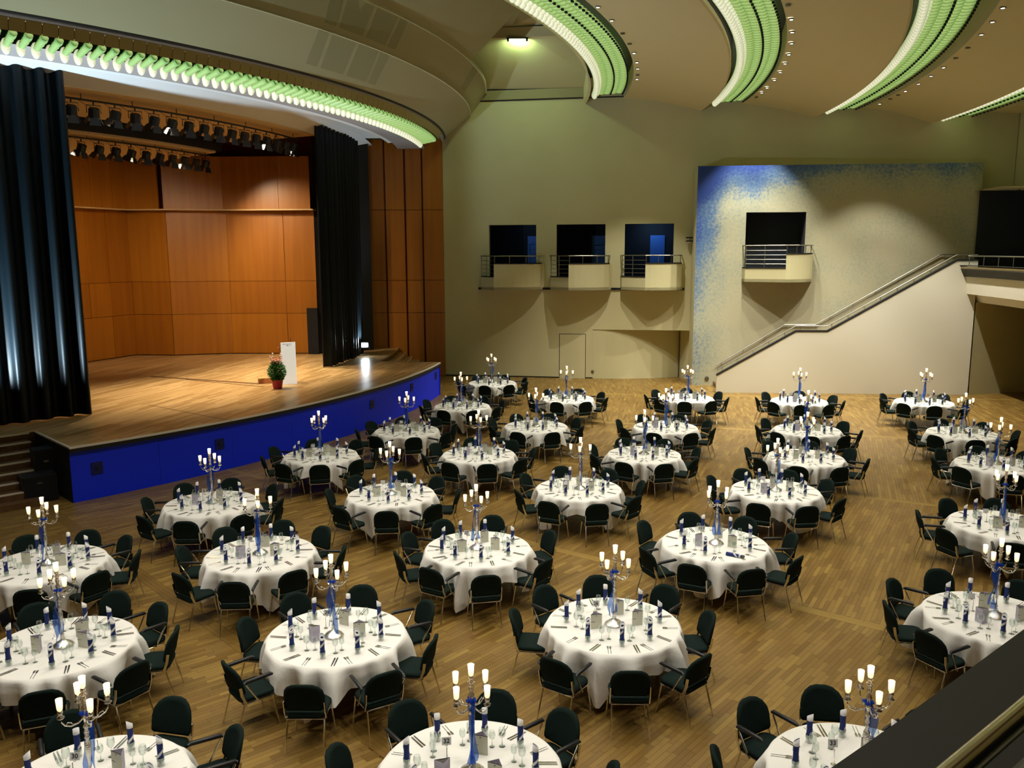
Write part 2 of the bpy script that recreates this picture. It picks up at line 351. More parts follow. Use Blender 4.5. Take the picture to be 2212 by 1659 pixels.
for si in range(len(BOUND)-1):
    hi, lo = BOUND[si], BOUND[si+1]; bis = (hi+lo)/2
    ca, sa = math.cos(R(bis+90)), math.sin(R(bis+90)); cr_, sr_ = math.cos(R(bis)), math.sin(R(bis))
    tn = math.tan(R(5))
    for i in range(int(22/PL_W), int(50/PL_W)):
        rad = i*PL_W; half = rad*tn-.11; off = rng.uniform(0, PL_L); s0 = -half
        e = -half+off
        while s0 < half-.02:
            e = min(e, half)
            if half-e < .08: e = half
            l = e-s0; c = (e+s0)/2; x = OX+cr_*rad+ca*c; y = OY+sr_*rad+sa*c; vis = in_view(x, y, 0, .4)
            if vis:
                tone = min(1, max(0, rng.gauss(.48, .20)))
                if l > PL_L-.01 and y < 10.6: near.append((y+abs(x)*.3, x, y, bis+90, tone))
                else: add_plank(x, y, ca, sa, l, PL_W, tone)
            s0 = e; e = s0+PL_L
    # border strip of radial boards between sectors
    for b in range(3):
        rad = 22.0+rng.uniform(0, 1)
        while rad < 49:
            x, y, _ = PO(rad+.5, lo); ox, oy = -math.sin(R(lo))*(b-1)*PL_W, math.cos(R(lo))*(b-1)*PL_W
            if in_view(x, y, 0, .6): add_plank(x+ox, y+oy, math.cos(R(lo)), math.sin(R(lo)), 1.0, PL_W, .30 if lo == -46 else .86+rng.uniform(-.06, .06))
            rad += 1.0
near.sort()
for d in near[300:]: add_plank(d[1], d[2], math.cos(R(d[3])), math.sin(R(d[3])), PL_L, PL_W, d[4])
pm = bpy.data.meshes.new('parquet'); pm.from_pydata(rest_v, [], rest_f); pm.materials.append(M['parquet'])
at = pm.attributes.new('tone', 'FLOAT', 'FACE'); at.data.foreach_set('value', rest_t)
po = obj('parquet', pm, floor); po['kind'] = 'stuff'
variants = []
for k in range(9):
    b = MB(); h, q = (PL_L-.0022)/2, (PL_W-.0022)/2; b.box(-h, h, -q, q, -.012, 0, M['parquet']); me = b.mesh('plank')
    at = me.attributes.new('tone', 'FLOAT', 'FACE'); at.data.foreach_set('value', [.1+k*.1]*6); variants.append(me)
for d in near[:300]: obj('plank', variants[min(8, int(d[4]*9))], floor, (d[1], d[2], 0), R(d[3]))

# ------------------------------------------------------------------ back wall with three balcony openings and the door niche
WB = Plane((-3.05, 38.22), (7.96, 36.40)); MU = Plane((7.63, 35.12), (18.74, 34.12)); ST = Plane((8.27, 33.21), (17.91, 32.44))
OPS = [(2.08, 4.20), (5.10, 7.24), (8.08, 10.17)]
b = MB()
holes = [(a, c, 4.05, 6.80) for a, c in OPS]+[(6.75, 11.16, -.1, 2.20)]
wall_holes(b, WB.T(), 0, 23.5, -.02, 12.5, holes, M['plaster'])
wall_holes(b, WB.T(), -14, 0, 10.4, 15.5, [], M['plaster'])
for a, c in OPS:      # plastered reveals .22 m deep
    b.add([WB.p(a, 0, 4.05), WB.p(a, -.22, 4.05), WB.p(a, -.22, 6.8), WB.p(a, 0, 6.8)], [(0, 1, 2, 3)], M['plaster'])
    b.add([WB.p(c, 0, 4.05), WB.p(c, -.22, 4.05), WB.p(c, -.22, 6.8), WB.p(c, 0, 6.8)], [(3, 2, 1, 0)], M['plaster'])
    b.add([WB.p(a, 0, 6.8), WB.p(c, 0, 6.8), WB.p(c, -.22, 6.8), WB.p(a, -.22, 6.8)], [(0, 1, 2, 3)], M['plaster'])
# niche: the lower wall curves away behind the flush face
cur = []
for i in range(13):
    t = i/12; cur.append((6.75+3.82*t, -.02-1.0*t**2.2))
cur.append((10.57, -1.02))
for i in range(len(cur)-1):
    (s0, d0), (s1, d1) = cur[i], cur[i+1]
    if s1 > s0: b.add([WB.p(s0, d0, -.02), WB.p(s1, d1, -.02), WB.p(s1, d1, 2.2), WB.p(s0, d0, 2.2)], [(0, 1, 2, 3)], M['plaster'])
    b.add([WB.p(s0, d0, 2.2), WB.p(s1, d1, 2.2), WB.p(s1, 0, 2.2), WB.p(s0, 0, 2.2)], [(0, 1, 2, 3)], M['plaster'])
b.add([WB.p(10.57, -1.02, 2.2), WB.p(11.16, -.4, 2.2), WB.p(11.16, 0, 2.2), WB.p(10.57, 0, 2.2)], [(0, 1, 2, 3)], M['plaster'])
wall_back = b.build('wall_back', kind='structure')
# rooms behind the openings
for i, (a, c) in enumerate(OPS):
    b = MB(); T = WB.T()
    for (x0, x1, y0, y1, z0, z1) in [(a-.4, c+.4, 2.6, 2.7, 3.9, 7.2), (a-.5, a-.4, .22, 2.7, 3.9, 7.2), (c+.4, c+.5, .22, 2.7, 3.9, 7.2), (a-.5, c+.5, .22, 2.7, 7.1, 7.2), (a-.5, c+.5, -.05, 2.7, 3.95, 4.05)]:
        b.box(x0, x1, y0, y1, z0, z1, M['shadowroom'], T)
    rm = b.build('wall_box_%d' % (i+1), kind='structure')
    d = MB(); x = c-.75-(.25 if i == 2 else 0); d.box(x, x+.66 if i == 2 else x+.72, 2.54, 2.6, 4.05, 6.35, M['bluedoor'], T); dr = d.build('door_%d' % (i+1), kind='structure')
    d = MB(); d.box(x+.56, x+.60, 2.44, 2.54, 5.05, 5.12, M['alu'], T); d.build('door_handle', dr)
lamp('AREA', 'box_room_fill', WB.p(9.2, -1.6, 7.0), 14, (.35, .6, 1), WB.p(9.6, -2.6, 5.2), .3)  # unseen fill added to brighten the blue door
lamp('AREA', 'box_room_fill', WB.p(3.6, -1.6, 7.0), 2.0, (.35, .6, 1), WB.p(3.9, -2.6, 5.2), .3)  # weaker unseen fill added in the first room
# doors in the wall
T = WB.T()
b = MB(); b.box(5.27, 6.41, -.012, .03, 0, 1.975, M['plaster'], T); d4 = b.build('door_4', kind='structure')
b = MB()
for (x0, x1, z0, z1) in [(5.245, 5.268, 0, 2.0), (6.412, 6.435, 0, 2.0), (5.245, 6.435, 1.977, 2.0)]: b.box(x0, x1, -.004, .03, z0, z1, M['dark'], T)
b.build('door_gap', d4)
dA, dB = WB.p(10.58, -1.0, 0), WB.p(11.12, -.06, 0); DN = Plane(dA[:2], dB[:2])
b = MB(); b.box(.06, 1.02, -.02, .03, 0, 2.16, M['plaster'], DN.T()); d5 = b.build('door_5', kind='structure')
b = MB(); b.box(.93, .97, -.06, -.02, .98, 1.04, M['dark'], DN.T()); b.build('door_handle', d5)
b = MB(); b.box(0, .05, -.05, .08, 0, 2.2, M['alu'], DN.T()); b.box(1.03, 1.10, -.06, .06, 0, 2.2, M['dark'], DN.T()); b.build('door_frame', d5)
b = MB(); b.lathe([(0, 0), (.07, 0), (.07, .02), (.03, .03), (0, .03)], M['alu'], 10, WB.T() @ Matrix.Translation((6.75, 0, .32)) @ Matrix.Rotation(R(90), 4, 'X')); sk = b.build('wall_socket')
tag(sk, 'small round metal wall socket low beside the flush door', 'socket')
# skirting
b = MB(); b.box(0, 5.24, -.012, .0, 0, .05, M['lip'], T); b.box(6.44, 6.75, -.012, 0, 0, .05, M['lip'], T); b.build('baseboard_back', kind='structure')

# ------------------------------------------------------------------ balcony boxes
def balcony(pl, s0, sp, s1, z_off, label, oa, oc):
    root = empty('balcony', pl.p((s0+s1)/2, .4, 3.97+z_off)); inv = Matrix.Translation(-Vector(root.location))
    tag(root, label, 'balcony')
    def P(s, d, z): q = pl.p(s, d, z); return (q[0]-root.location.x, q[1]-root.location.y, q[2]-root.location.z)
    zb, zl, zt = 3.97+z_off, 4.52+z_off, 5.09+z_off
    left = [(s0, 0), (s0+.06, .34), (sp, 1.0)]
    right = [(sp, 1.0)]+[(sp+(s1-sp)*t, .34+.66*math.cos(t*PI/2)**.7) for t in (.15, .3, .45, .6, .75, .88, 1.0)]+[(s1, 0)]
    def wallstrip(line, z1, nm, th=.10):
        b = MB(); n = len(line)
        inn = [(s+(.07 if i < n-1 else -.1)*(1 if line is left else (1 if i == 0 else -1)), max(0, d-th)) for i, (s, d) in enumerate(line)]
        rings = [[P(*line[i], zb), P(*line[i], z1), P(*inn[i], z1), P(*inn[i], zb)] for i in range(n)]
        b.loops(rings, M['plaster']); return b.build(nm, root)
    wallstrip(left, zl, 'low_parapet'); wallstrip(right, zt, 'high_parapet')
    b = MB(); line = left+right[1:]
    n = len(line); vs = [P(s, d, zb) for s, d in line]+[P(s, d, zb+.12) for s, d in line]
    fs = [tuple(range(n)), tuple(reversed(range(n, 2*n)))]+[(i, i+1, n+i+1, n+i) for i in range(n-1)]
    b.add(vs, fs, M['plaster']); b.build('balcony_floor', root)
    b = MB(); rings = [[P(s, d+.02, z1), P(s, d+.02, z1+.045), P(s, d-.12 if d > .15 else d, z1+.045), P(s, d-.12 if d > .15 else d, z1)] for (s, d), z1 in [(q, zt) for q in right]]
    b.loops(rings, M['dark']); rings = [[P(s, d+.02, zl), P(s, d+.02, zl+.045), P(s, d-.12 if d > .15 else d, zl+.045), P(s, d-.12 if d > .15 else d, zl)] for (s, d) in left]
    b.loops(rings, M['dark']); b.build('coping', root)
    zr = 5.44+z_off
    b = MB(); b.tube([P(s, max(d-.05, 0), zr) for s, d in left+right[1:]], .024, M['alu'], 6); b.build('handrail', root)
    for q in [(sp+.03, .95), (sp+(s1-sp)*.35, right[2][1]-.03), (sp+(s1-sp)*.7, right[5][1]-.05), (s1-.06, .3)]:
        b = MB(); b.tube([P(q[0], q[1], zt), P(q[0], q[1], zr)], .016, M['alu'], 5); b.build('rail_post', root)
    for q in [(s0+.08, .32), ((s0+sp)/2, .64)]:
        b = MB(); b.tube([P(q[0], q[1], zl), P(q[0], q[1], zr)], .018, M['alu'], 5); b.build('rail_post', root)
    for zz in (4.70, 4.88, 5.06, 5.24):
        b = MB(); b.tube([P(s0+.05, .05, zz+z_off), P(s0+.08, .32, zz+z_off), P(sp, .95, zz+z_off)], .011, M['alu'], 5); b.build('rail_bar', root)
balcony(WB, 1.71, 2.47, 4.43, 0, 'cream plaster balcony box with steel rail beside the wood-panelled wall', 2.08, 4.2)
balcony(WB, 4.83, 5.74, 7.45, 0, 'cream plaster balcony box, middle one of three, above the flush door', 5.1, 7.24)
balcony(WB, 7.92, 9.0, 10.53, .01, 'cream plaster balcony box before the room with the bright blue door', 8.08, 10.17)
balcony(MU, 1.91, 3.45, 4.64, .40, 'cream plaster balcony box on the blue painted wall above the stairs', 2.0, 4.39)

# ------------------------------------------------------------------ painted wall, stair, gallery
b = MB(); T = Matrix.Identity(4)
wall_holes(b, T, 0, 11.15, -.02, 9.05, [(2.0, 4.39, 4.45, 7.18)], M['mural'])
b.add([(0, 0, 0), (0, 1.3, 0), (0, 1.3, 9.05), (0, 0, 9.05)], [(0, 1, 2, 3)], M['plaster'])
b.add([(0, 0, 9.05), (11.15, 0, 9.05), (11.15, 1.0, 9.05), (0, 1.3, 9.05)], [(0, 1, 2, 3)], M['plaster'])
b.add([(11.15, 0, 0), (11.15, 1.0, 0), (11.15, 1.0, 9.05), (11.15, 0, 9.05)], [(3, 2, 1, 0)], M['plaster'])
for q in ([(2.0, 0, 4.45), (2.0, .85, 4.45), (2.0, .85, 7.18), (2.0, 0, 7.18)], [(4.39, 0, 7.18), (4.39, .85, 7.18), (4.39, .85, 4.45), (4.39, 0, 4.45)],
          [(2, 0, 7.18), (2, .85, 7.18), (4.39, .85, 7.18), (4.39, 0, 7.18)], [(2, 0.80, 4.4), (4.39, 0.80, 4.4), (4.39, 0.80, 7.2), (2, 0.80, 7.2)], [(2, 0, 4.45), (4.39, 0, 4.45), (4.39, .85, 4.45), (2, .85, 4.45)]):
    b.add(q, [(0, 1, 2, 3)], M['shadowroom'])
mural = b.build('wall_mural', kind='structure'); mural.location = (7.63, 35.12, 0); mural.rotation_euler = (0, 0, math.atan2(MU.u.y, MU.u.x))
b = MB(); b.lathe([(0, 0), (.09, 0), (.09, .03), (.05, .04), (0, .04)], M['alu'], 12, MU.T() @ Matrix.Translation((.62, 0, .30)) @ Matrix.Rotation(R(90), 4, 'X'))
tag(b.build('floor_vent'), 'small round dark vent low on the blue wall before the stairs', 'vent')
b = MB(); TB = WB.T()
b.tube([WB.p(10.85, 0, 6.15), WB.p(10.85, .18, 6.15)], .02, M['dark'], 6); b.box(10.68, 11.02, -.34, -.16, 6.16, 6.22, M['dark'], TB); b.box(10.68, 11.02, -.34, -.16, 6.02, 6.08, M['dark'], TB); b.box(10.80, 10.9, -.34, -.16, 6.08, 6.16, M['alu'], TB)
tag(b.build('wall_bracket'), 'small black metal bracket on the wall at the blue mural edge', 'bracket')

stair = empty('staircase', (8.27, 33.21, 0)); tag(stair, 'straight staircase with solid white side wall climbing to the gallery', 'staircase')
def SL(s, d, z): q = ST.p(s, d, z); return (q[0]-8.27, q[1]-33.21, q[2])
prof = [(-.06, .68), (2.97, 2.46), (4.18, 2.46), (8.89, 5.22), (9.66, 5.22)]
b = MB(); n = len(prof); front = [SL(s, 0, z) for s, z in prof]+[SL(9.66, 0, 0), SL(-.06, 0, 0)]; back = [SL(s, -.14, z) for s, z in prof]+[SL(9.66, -.14, 0), SL(-.06, -.14, 0)]
b.add(front+back, [tuple(range(7)), tuple(reversed(range(7, 14)))]+[(i, i+7, (i+1) % 7+7, (i+1) % 7) for i in range(7)], M['stairwhite']); b.build('side_wall', stair)
b = MB(); b.loops([[SL(s, .015, z), SL(s, .015, z+.06), SL(s, -.155, z+.06), SL(s, -.155, z)] for s, z in prof], M['dark']); b.build('coping', stair)
b = MB(); b.tube([SL(s, -.07, z+.23) for s, z in prof], .022, M['alu'], 6); b.build('handrail', stair)
for i in range(16):
    s = .15+i*.6
    for k in range(n-1):
        if prof[k][0] <= s <= prof[k+1][0]: zz = prof[k][1]+(prof[k+1][1]-prof[k][1])*(s-prof[k][0])/(prof[k+1][0]-prof[k][0])
    b = MB(); b.tube([SL(s, -.07, zz+.05), SL(s, -.07, zz+.23)], .011, M['alu'], 5); b.build('rail_post', stair)
wr = [(.96, .85), (3.73, 2.59), (4.96, 2.60), (9.73, 5.45), (10.9, 5.45)]
def MLp(s, d, z): q = MU.p(s, d, z); return (q[0]-8.27, q[1]-33.21, q[2])
b = MB(); b.tube([MLp(s, .07, z) for s, z in wr], .024, M['alu'], 6); b.build('wall_handrail', stair)
for i in range(12):
    s = 1.2+i*.87
    for k in range(4):
        if wr[k][0] <= s <= wr[k+1][0]: zz = wr[k][1]+(wr[k+1][1]-wr[k][1])*(s-wr[k][0])/(wr[k+1][0]-wr[k][0])
    b = MB(); b.tube([MLp(s, .0, zz-.09), MLp(s, .07, zz-.09), MLp(s, .07, zz)], .012, M['alu'], 5); b.build('rail_bracket', stair)
zs = 0; s = .1
heights = []
while s < 9.6:
    if s < 2.97: z = .175*(int((s-.1)/.292)+1)
    elif s < 4.18: z = 1.75
    elif s < 8.9: z = 1.75+.155*(int((s-4.18)/.27)+1)
    else: z = 4.30
    heights.append((s, min(z, 4.30))); s += .292 if s < 2.9 else (1.2 if s < 4.1 else .27)
for i, (s, z) in enumerate(heights):
    s2 = heights[i+1][0] if i+1 < len(heights) else 9.66
    b = MB(); q = [SL(s, -.14, 0), SL(s2, -.14, 0), MLp(0, 0, 0), MLp(0, 0, 0)]
    w1, w2 = -1.86+.0085*s, -1.86+.0085*s2
    b.add([SL(s, -.14, max(0, z-.3)), SL(s2, -.14, max(0, z-.3)), SL(s2, w2, max(0, z-.3)), SL(s, w1, max(0, z-.3)), SL(s, -.14, z), SL(s2, -.14, z), SL(s2, w2, z), SL(s, w1, z)],
          [(3, 2, 1, 0), (4, 5, 6, 7), (0, 1, 5, 4), (1, 2, 6, 5), (2, 3, 7, 6), (3, 0, 4, 7)], M['stepwood']); b.build('step', stair)

# gallery ring, its parapet passes just below the camera
GA0, GA1 = -4.4, -78
b = MB(); b.sweep([(45.42, 5.00), (46.25, 3.62), (54, 3.62), (54, 3.95), (45.75, 3.95), (45.60, 5.00)], GA0, GA1, M['stairwhite'], 74, closed=True, caps=True)
gal = b.build('floor_gallery', kind='structure')
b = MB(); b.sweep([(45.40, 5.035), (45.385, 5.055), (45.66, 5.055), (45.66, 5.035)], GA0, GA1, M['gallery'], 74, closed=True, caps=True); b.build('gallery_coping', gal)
b = MB(); b.sweep([(45.47, 4.92), (45.44, 4.90), (45.60, 4.62), (45.63, 4.64)], GA0-.25, GA1, M['gallery'], 74, closed=True, caps=True); b.build('shadow_gap', gal)  # black strip laid on the face, standing in for a shaded groove
rail = empty('gallery_railing', PO(45.5, -8, 5.05)); tag(rail, 'round steel handrail running along the gallery parapet', 'railing')
ro = Vector(rail.location)
b = MB(); b.tube([Vector(PO(45.50, GA0-1.0-i*.8, 5.40))-ro for i in range(36)], .024, M['alu'], 8); b.build('handrail', rail, smooth=True)
for i in range(18):
    a = -5.5-i*1.55
    b = MB(); p0 = Vector(PO(45.50, a, 5.05))-ro; b.tube([p0, p0+Vector((0, 0, .35))], .014, M['alu'], 6); b.build('rail_post', rail)
RR = 45.507
rail2 = empty('parapet_rail', PO(RR, -51.5, 5.10)); tag(rail2, 'polished steel tube lying along the dark parapet close to the viewer', 'railing'); ro = Vector(rail2.location)
b = MB(); b.tube([Vector(PO(RR, -46-i*.3, 5.105))-ro for i in range(40)], .0135, M['railsteel'], 12); b.build('handrail', rail2, smooth=True)
b = MB(); b.tube([Vector(PO(RR+.035, -46-i*.3, 5.085))-ro for i in range(40)], .011, M['alu'], 8); b.build('lower_tube', rail2, smooth=True)
for i in range(5):
    b = MB(); p0 = Vector(PO(RR, -46.3-i*1.7, 5.055))-ro; b.tube([p0, p0+Vector((0, 0, .06))], .009, M['alu'], 6); b.build('rail_post', rail2)
# wall above the gallery opening, wall under it, rear wall and stage-side closing wall
b = MB(); b.sweep([(48.2, 7.95), (48.2, 13)], -2.0, -80, M['plaster'], 40)
b.add([WB.p(21.9, 0, 7.95), WB.p(23.4, 0, 7.95), WB.p(23.4, 3, 7.95), WB.p(21.9, 3, 7.95)], [(0, 1, 2, 3)], M['plaster']); b.build('wall_right', kind='structure')
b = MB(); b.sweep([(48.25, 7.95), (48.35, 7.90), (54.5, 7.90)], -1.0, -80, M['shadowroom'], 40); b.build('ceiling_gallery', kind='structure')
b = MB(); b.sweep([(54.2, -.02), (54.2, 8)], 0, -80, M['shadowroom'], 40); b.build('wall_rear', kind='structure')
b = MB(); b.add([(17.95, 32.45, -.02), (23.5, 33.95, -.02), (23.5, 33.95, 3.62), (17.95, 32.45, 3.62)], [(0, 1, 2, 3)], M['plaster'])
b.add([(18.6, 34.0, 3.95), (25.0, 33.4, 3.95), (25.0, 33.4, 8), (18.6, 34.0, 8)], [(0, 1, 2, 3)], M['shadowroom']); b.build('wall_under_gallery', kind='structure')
b = MB(); b.add([PO(20, -79, -.02), PO(54, -79, -.02), PO(54, -79, 15), PO(20, -79, 15)], [(0, 1, 2, 3)], M['plaster']); b.build('wall_left', kind='structure')
# seats just visible in the gallery
for i, (x, y) in enumerate([(20.2, 31.7), (21.0, 31.3)]):
    g = empty('gallery_bench', (x, y, 3.95)); tag(g, ['pale blocky gallery seat behind the steel railing', 'second pale blocky gallery seat, in deeper shade'][i], 'seat')
    b = MB(); b.box(-.3, .3, -.25, .25, .0, .95, M['stairwhite']); b.build('seat', g); b = MB(); b.box(-.3, .3, .2, .32, .95, 1.55-.15*i, M['stairwhite']); b.build('backrest', g)

# ------------------------------------------------------------------ ceiling waves, attic, light bands
WAVES = [(32.78, 35.95, 12.05, 11.42), (37.58, 40.45, 11.66, 11.02), (42.38, 44.95, 11.34, 10.66), (47.1, 54.5, 11.0, 10.6)]
for i, (r0, r1, z0, z1) in enumerate(WAVES):
    b = MB(); pr_ = []
    for k in range(13):
        t = k/12; pr_.append((r0+(r1-r0)*t, z0-(z0-z1)*(t**1.9)-.06*math.sin(PI*t)))
    pr_ += [(r1+.06, z1+.02), (r1+.02, z1+1.2), (r0-.02, z0+1.0)]
    b.sweep(pr_, 2, -80, M['ceiling'], 90, closed=True); b.sweep([(r1+.075, z1+.15), (r1+.07, z1+1.2)], 2, -80, M['lip'], 90); b.build('ceiling_wave_%d' % (i+1), smooth=False, kind='structure')  # dark strip on the outer face stands in for the slot's shade
b = MB()   # dark housings above the light bands
for (ra, rb, zz) in [(31.15, 32.8, 12.75), (35.9, 37.6, 12.5), (40.4, 42.4, 12.1), (44.9, 47.15, 11.8)]:
    b.sweep([(ra, zz-.6), (ra, zz), (rb, zz), (rb, zz-.4)], 2, -80, M['lip'], 60)
b.build('trim_housing', kind='structure')
b = MB(); b.sweep([(31.2, 11.85), (31.10, 11.95), (31.10, 13.2)], 2, -80, M['ceiling'], 60); b.build('trim_1', kind='structure')
b = MB(); b.sweep([(26.93, 12.40), (28.7, 14.1), (28.7, 15.3), (33, 15.3)], -10.0, -80, M['fascia'], 50); b.build('ceiling_attic', kind='structure')
# pyramid cove over the recess by the back wall
v0, v1 = (-.09, 34.10, 13.92), (.62, 34.0, 13.86); w0, w1 = (-1.25, 37.8, 12.58), (4.2, 36.95, 12.45)
b = MB()
b.add([v0, v1, w1, w0], [(0, 1, 2, 3)], M['plaster']); b.add([(-3.3, 34.6, 13.85), v0, w0, (-2.2, 37.9, 12.9)], [(0, 1, 2, 3)], M['plaster'])
b.add([v1, (5.6, 33.4, 14.15), w1], [(0, 1, 2)], M['plaster'])
b.add([(-3.4, 34.6, 14.15), (0, 34.1, 14.2), (1.6, 32.4, 16.2), (-2.4, 32.6, 16.2)], [(0, 1, 2, 3)], M['plaster'])
b.add([(0, 34.1, 14.2), (5.8, 33.4, 14.45), (6.4, 30.6, 16.2), (1.6, 32.4, 16.2)], [(0, 1, 2, 3)], M['plaster'])
b.add([(-3.4, 34.6, 14.15), (-2.4, 32.6, 16.2), (-1.6, 27, 16.2), (-3.2, 29, 15.2)], [(0, 1, 2, 3)], M['plaster'])
b.add([(-9, 20, 16.2), (9, 20, 16.2), (9, 38, 16.2), (-9, 38, 16.2)], [(0, 1, 2, 3)], M['plaster'])
b.build('ceiling_cove', kind='structure')
b = MB(); Tb = Plane((-3.3, 34.62), (6.0, 33.33)).T(); b.box(0, 9.4, -.12, .12, 13.80, 14.18, M['ceiling'], Tb); b.build('beam', kind='structure')
b = MB(); b.box(1.75, 6.9, -.16, .0, 12.12, 12.50, M['ledge'], WB.T()); b.box(1.6, 12.4, -.03, 0, 12.08, 12.12, M['lip'], WB.T()); b.build('trim_2', kind='structure')
ft = empty('fluorescent_light', (.26, 34.0, 13.76)); tag(ft, 'glowing greenish tube light under the beam of the ceiling recess', 'light')
b = MB(); b.box(-.42, .42, -.06, .06, -.03, .03, M['alu']); b.build('light_housing', ft)
b = MB(); b.tube([(-.34, 0, -.06), (.34, 0, -.06)], .03, M['fluor'], 8); b.build('light_tube', ft)
for s_ in (-1, 1): b = MB(); b.box(s_*.36-.04, s_*.36+.04, -.07, .07, -.1, .0, M['dark']); b.build('end_cap', ft)
lamp('AREA', 'cove_lamp', (.26, 34.15, 13.6), 45, (.68, 1, .50), (.8, 37.0, 12.2), .5, sy=.1)

# fascia over the stage opening with its flush hatches
b = MB(); b.sweep([(25.19, 10.60), (26.28, 11.50)], 5, -80, M['fascia'], 80); b.sweep([(26.28, 11.51), (26.93, 12.40)], 5, -80, M['fascia'], 80)
b.sweep([(26.93, 12.40), (27.0, 12.37), (26.98, 12.5)], 5, -80, M['plaster'], 80); b.sweep([(26.27, 11.49), (26.31, 11.485), (26.30, 11.52)], 5, -80, M['plaster'], 80)
fas = b.build('wall_fascia', kind='structure')
def hatch(a0, a1, c0, c1, low):
    (ra, za), (rb, zb) = ((25.19, 10.6), (26.28, 11.5)) if low else ((26.28, 11.51), (26.93, 12.4))
    ln = math.hypot(rb-ra, zb-za); nx, nz = (zb-za)/ln, -(rb-ra)/ln
    t0, t1 = (.20, .97) if low else (.17, .97)
    b = MB(); q = []
    for e in (.004, -.02):
        for (t, a) in ((t0, a0), (t0, a1), (t1, c1), (t1, c0)): q.append(PO(ra+(rb-ra)*t+nx*e, a, za+(zb-za)*t+nz*e))
    b.add(q, [(0, 1, 2, 3), (0, 4, 5, 1), (1, 5, 6, 2), (2, 6, 7, 3), (3, 7, 4, 0)], M['ceiling_hatch']); b.build('hatch_panel', fas)
for a0, a1, c0, c1 in [(-28.44, -27.39, -29.3, -28.39), (-27.08, -24.74, -28.1, -25.79), (-24.4, -21.96, -25.5, -23.36), (-21.78, -20.78, -23.1, -22.0)]: hatch(a0, a1, c0, c1, True)
for a0, a1, c0, c1 in [(-29.13, -28.13, -29.7, -28.62), (-27.82, -25.59, -28.32, -25.83), (-25.21, -23.04, -25.54, -23.2), (-22.72, -21.72, -22.99, -22.01)]: hatch(a0, a1, c0, c1, False)
hatch(-7.98, -6.26, -8.56, -6.64, False)
# underside of the portal: lip, tinted panes, soffits
b = MB(); b.sweep([(25.19, 10.60), (25.16, 10.555), (25.04, 10.555)], 5, -80, M['lip'], 80); b.sweep([(25.12, 10.55), (25.08, 10.47), (24.98, 10.47)], 5, -80, M['mauve'], 80)
b.sweep([(24.94, 10.9), (23.9, 10.9), (23.9, 10.18)], 5, -80, M['lip'], 80)
b.sweep([(24.25, 10.14), (23.1, 10.14), (23.05, 10.12)], 5, -80, M['mauve'], 80); b.sweep([(23.05, 10.12), (22.9, 10.10), (22.85, 10.30), (21.93, 10.30)], -1, -80, M['white_soffit'], 80)
b.sweep([(21.93, 10.30), (20.84, 10.02)], 5, -80, M['white_soffit'], 80)
b.add([PO(25.3, 3.6, 10.25), PO(25.3, 5, 10.25), PO(25.3, 5, 10.62), PO(25.3, 3.6, 10.62)], [(0, 1, 2, 3)], M['mauve'])
soff = b.build('ceiling_portal', kind='structure')
for i in range(62):
    a = -1.2-i*.74
    b = MB(); b.add([PO(25.10, a, 10.50), PO(25.10, a-.715, 10.50), PO(25.02, a-.715, 10.24), PO(25.02, a, 10.24)], [(0, 1, 2, 3)], M['brasspane'])
    q = [PO(25.09, a-.35+.34*math.cos(t*PI/6)*.97, 10.17+.15*math.sin(t*PI/6)) for t in range(7)]
    b.build('glass_pane', soff)

# frosted-glass blades
def blade_mesh(arm, lobes):
    """local +X points away from the stage, +Y along the arc, origin at the drop's lowest point"""
    b = MB()
    b.ell((0, 0, .15 if lobes > 2 else .17), .125 if lobes > 2 else .10, .142 if lobes > 2 else .10, .165 if lobes > 2 else .18, M['blade_cream'], 8, 6)
    if lobes > 2:
        b.ell((.06, 0, .22), .16, .14, .12, M['blade_cream'], 8, 4)
        x = .26
        for k in range(lobes):
            b.ell((x, 0, .215+.018*k), .155, .135, .062, M['blade_green'], 8, 4)
            if k % 2 == 1: b.box(x+.11, x+.17, -.05, .05, .155, .20, M['dark'])
            x += .245
    else:
        T = Matrix.Translation((.05, 0, .20)) @ Matrix.Rotation(-math.atan2(.14, .60), 4, 'Y')
        b.tube([(-.04, 0, -.02), (.04, 0, 0), (.14, 0, 0), (.22, 0, 0), (.31, 0, 0), (.39, 0, 0), (.48, 0, 0), (.60, 0, 0)], [.05, .072, .084, .074, .088, .078, .092, .085], M['blade_green'], 8, T)
        b.box(.05, .62, -.02, .02, .078, .10, M['dark'], T); b.ell((-.02, 0, .10), .04, .05, .05, M['dark'], 6, 4)
        b.ell((-.06, 0, .10), .03, .06, .09, M['blade_cream'], 6, 4)
    return b.mesh('light_blade', True)
BANDS = [(24.25, 9.90, 5, -48.6, 2, 'row of hanging frosted glass blades along the arched edge above the stage opening', .70),
         (31.42, 11.78, -1.3, -36, 4, 'curved band of green lit glass blades bordering the ceiling recess, closest to the stage', 0),
         (36.28, 11.42, -1.6, -33, 4, 'curved band of green lit glass blades, second from the ceiling recess', 0),
         (40.75, 11.05, -1.9, -31, 4, 'curved band of green lit glass blades, third from the ceiling recess', 0),
         (45.25, 10.70, -2.2, -24, 4, 'curved band of green lit glass blades closest to the gallery', 0)]
for (r, z, a0, a1, lb, label, st) in BANDS:
    root = empty('ceiling_light_band', PO(r, -8, z)); tag(root, label, 'light'); ro = Vector(root.location)
    me = blade_mesh(0, lb); me.name = 'light_blade'; step = math.degrees(.285/r) if not st else st
    a = -1.2 if st else a0
    while a > a1:
        p = Vector(PO(r, a, z))-ro; obj('light_blade', me, root, p, R(a)); a -= step
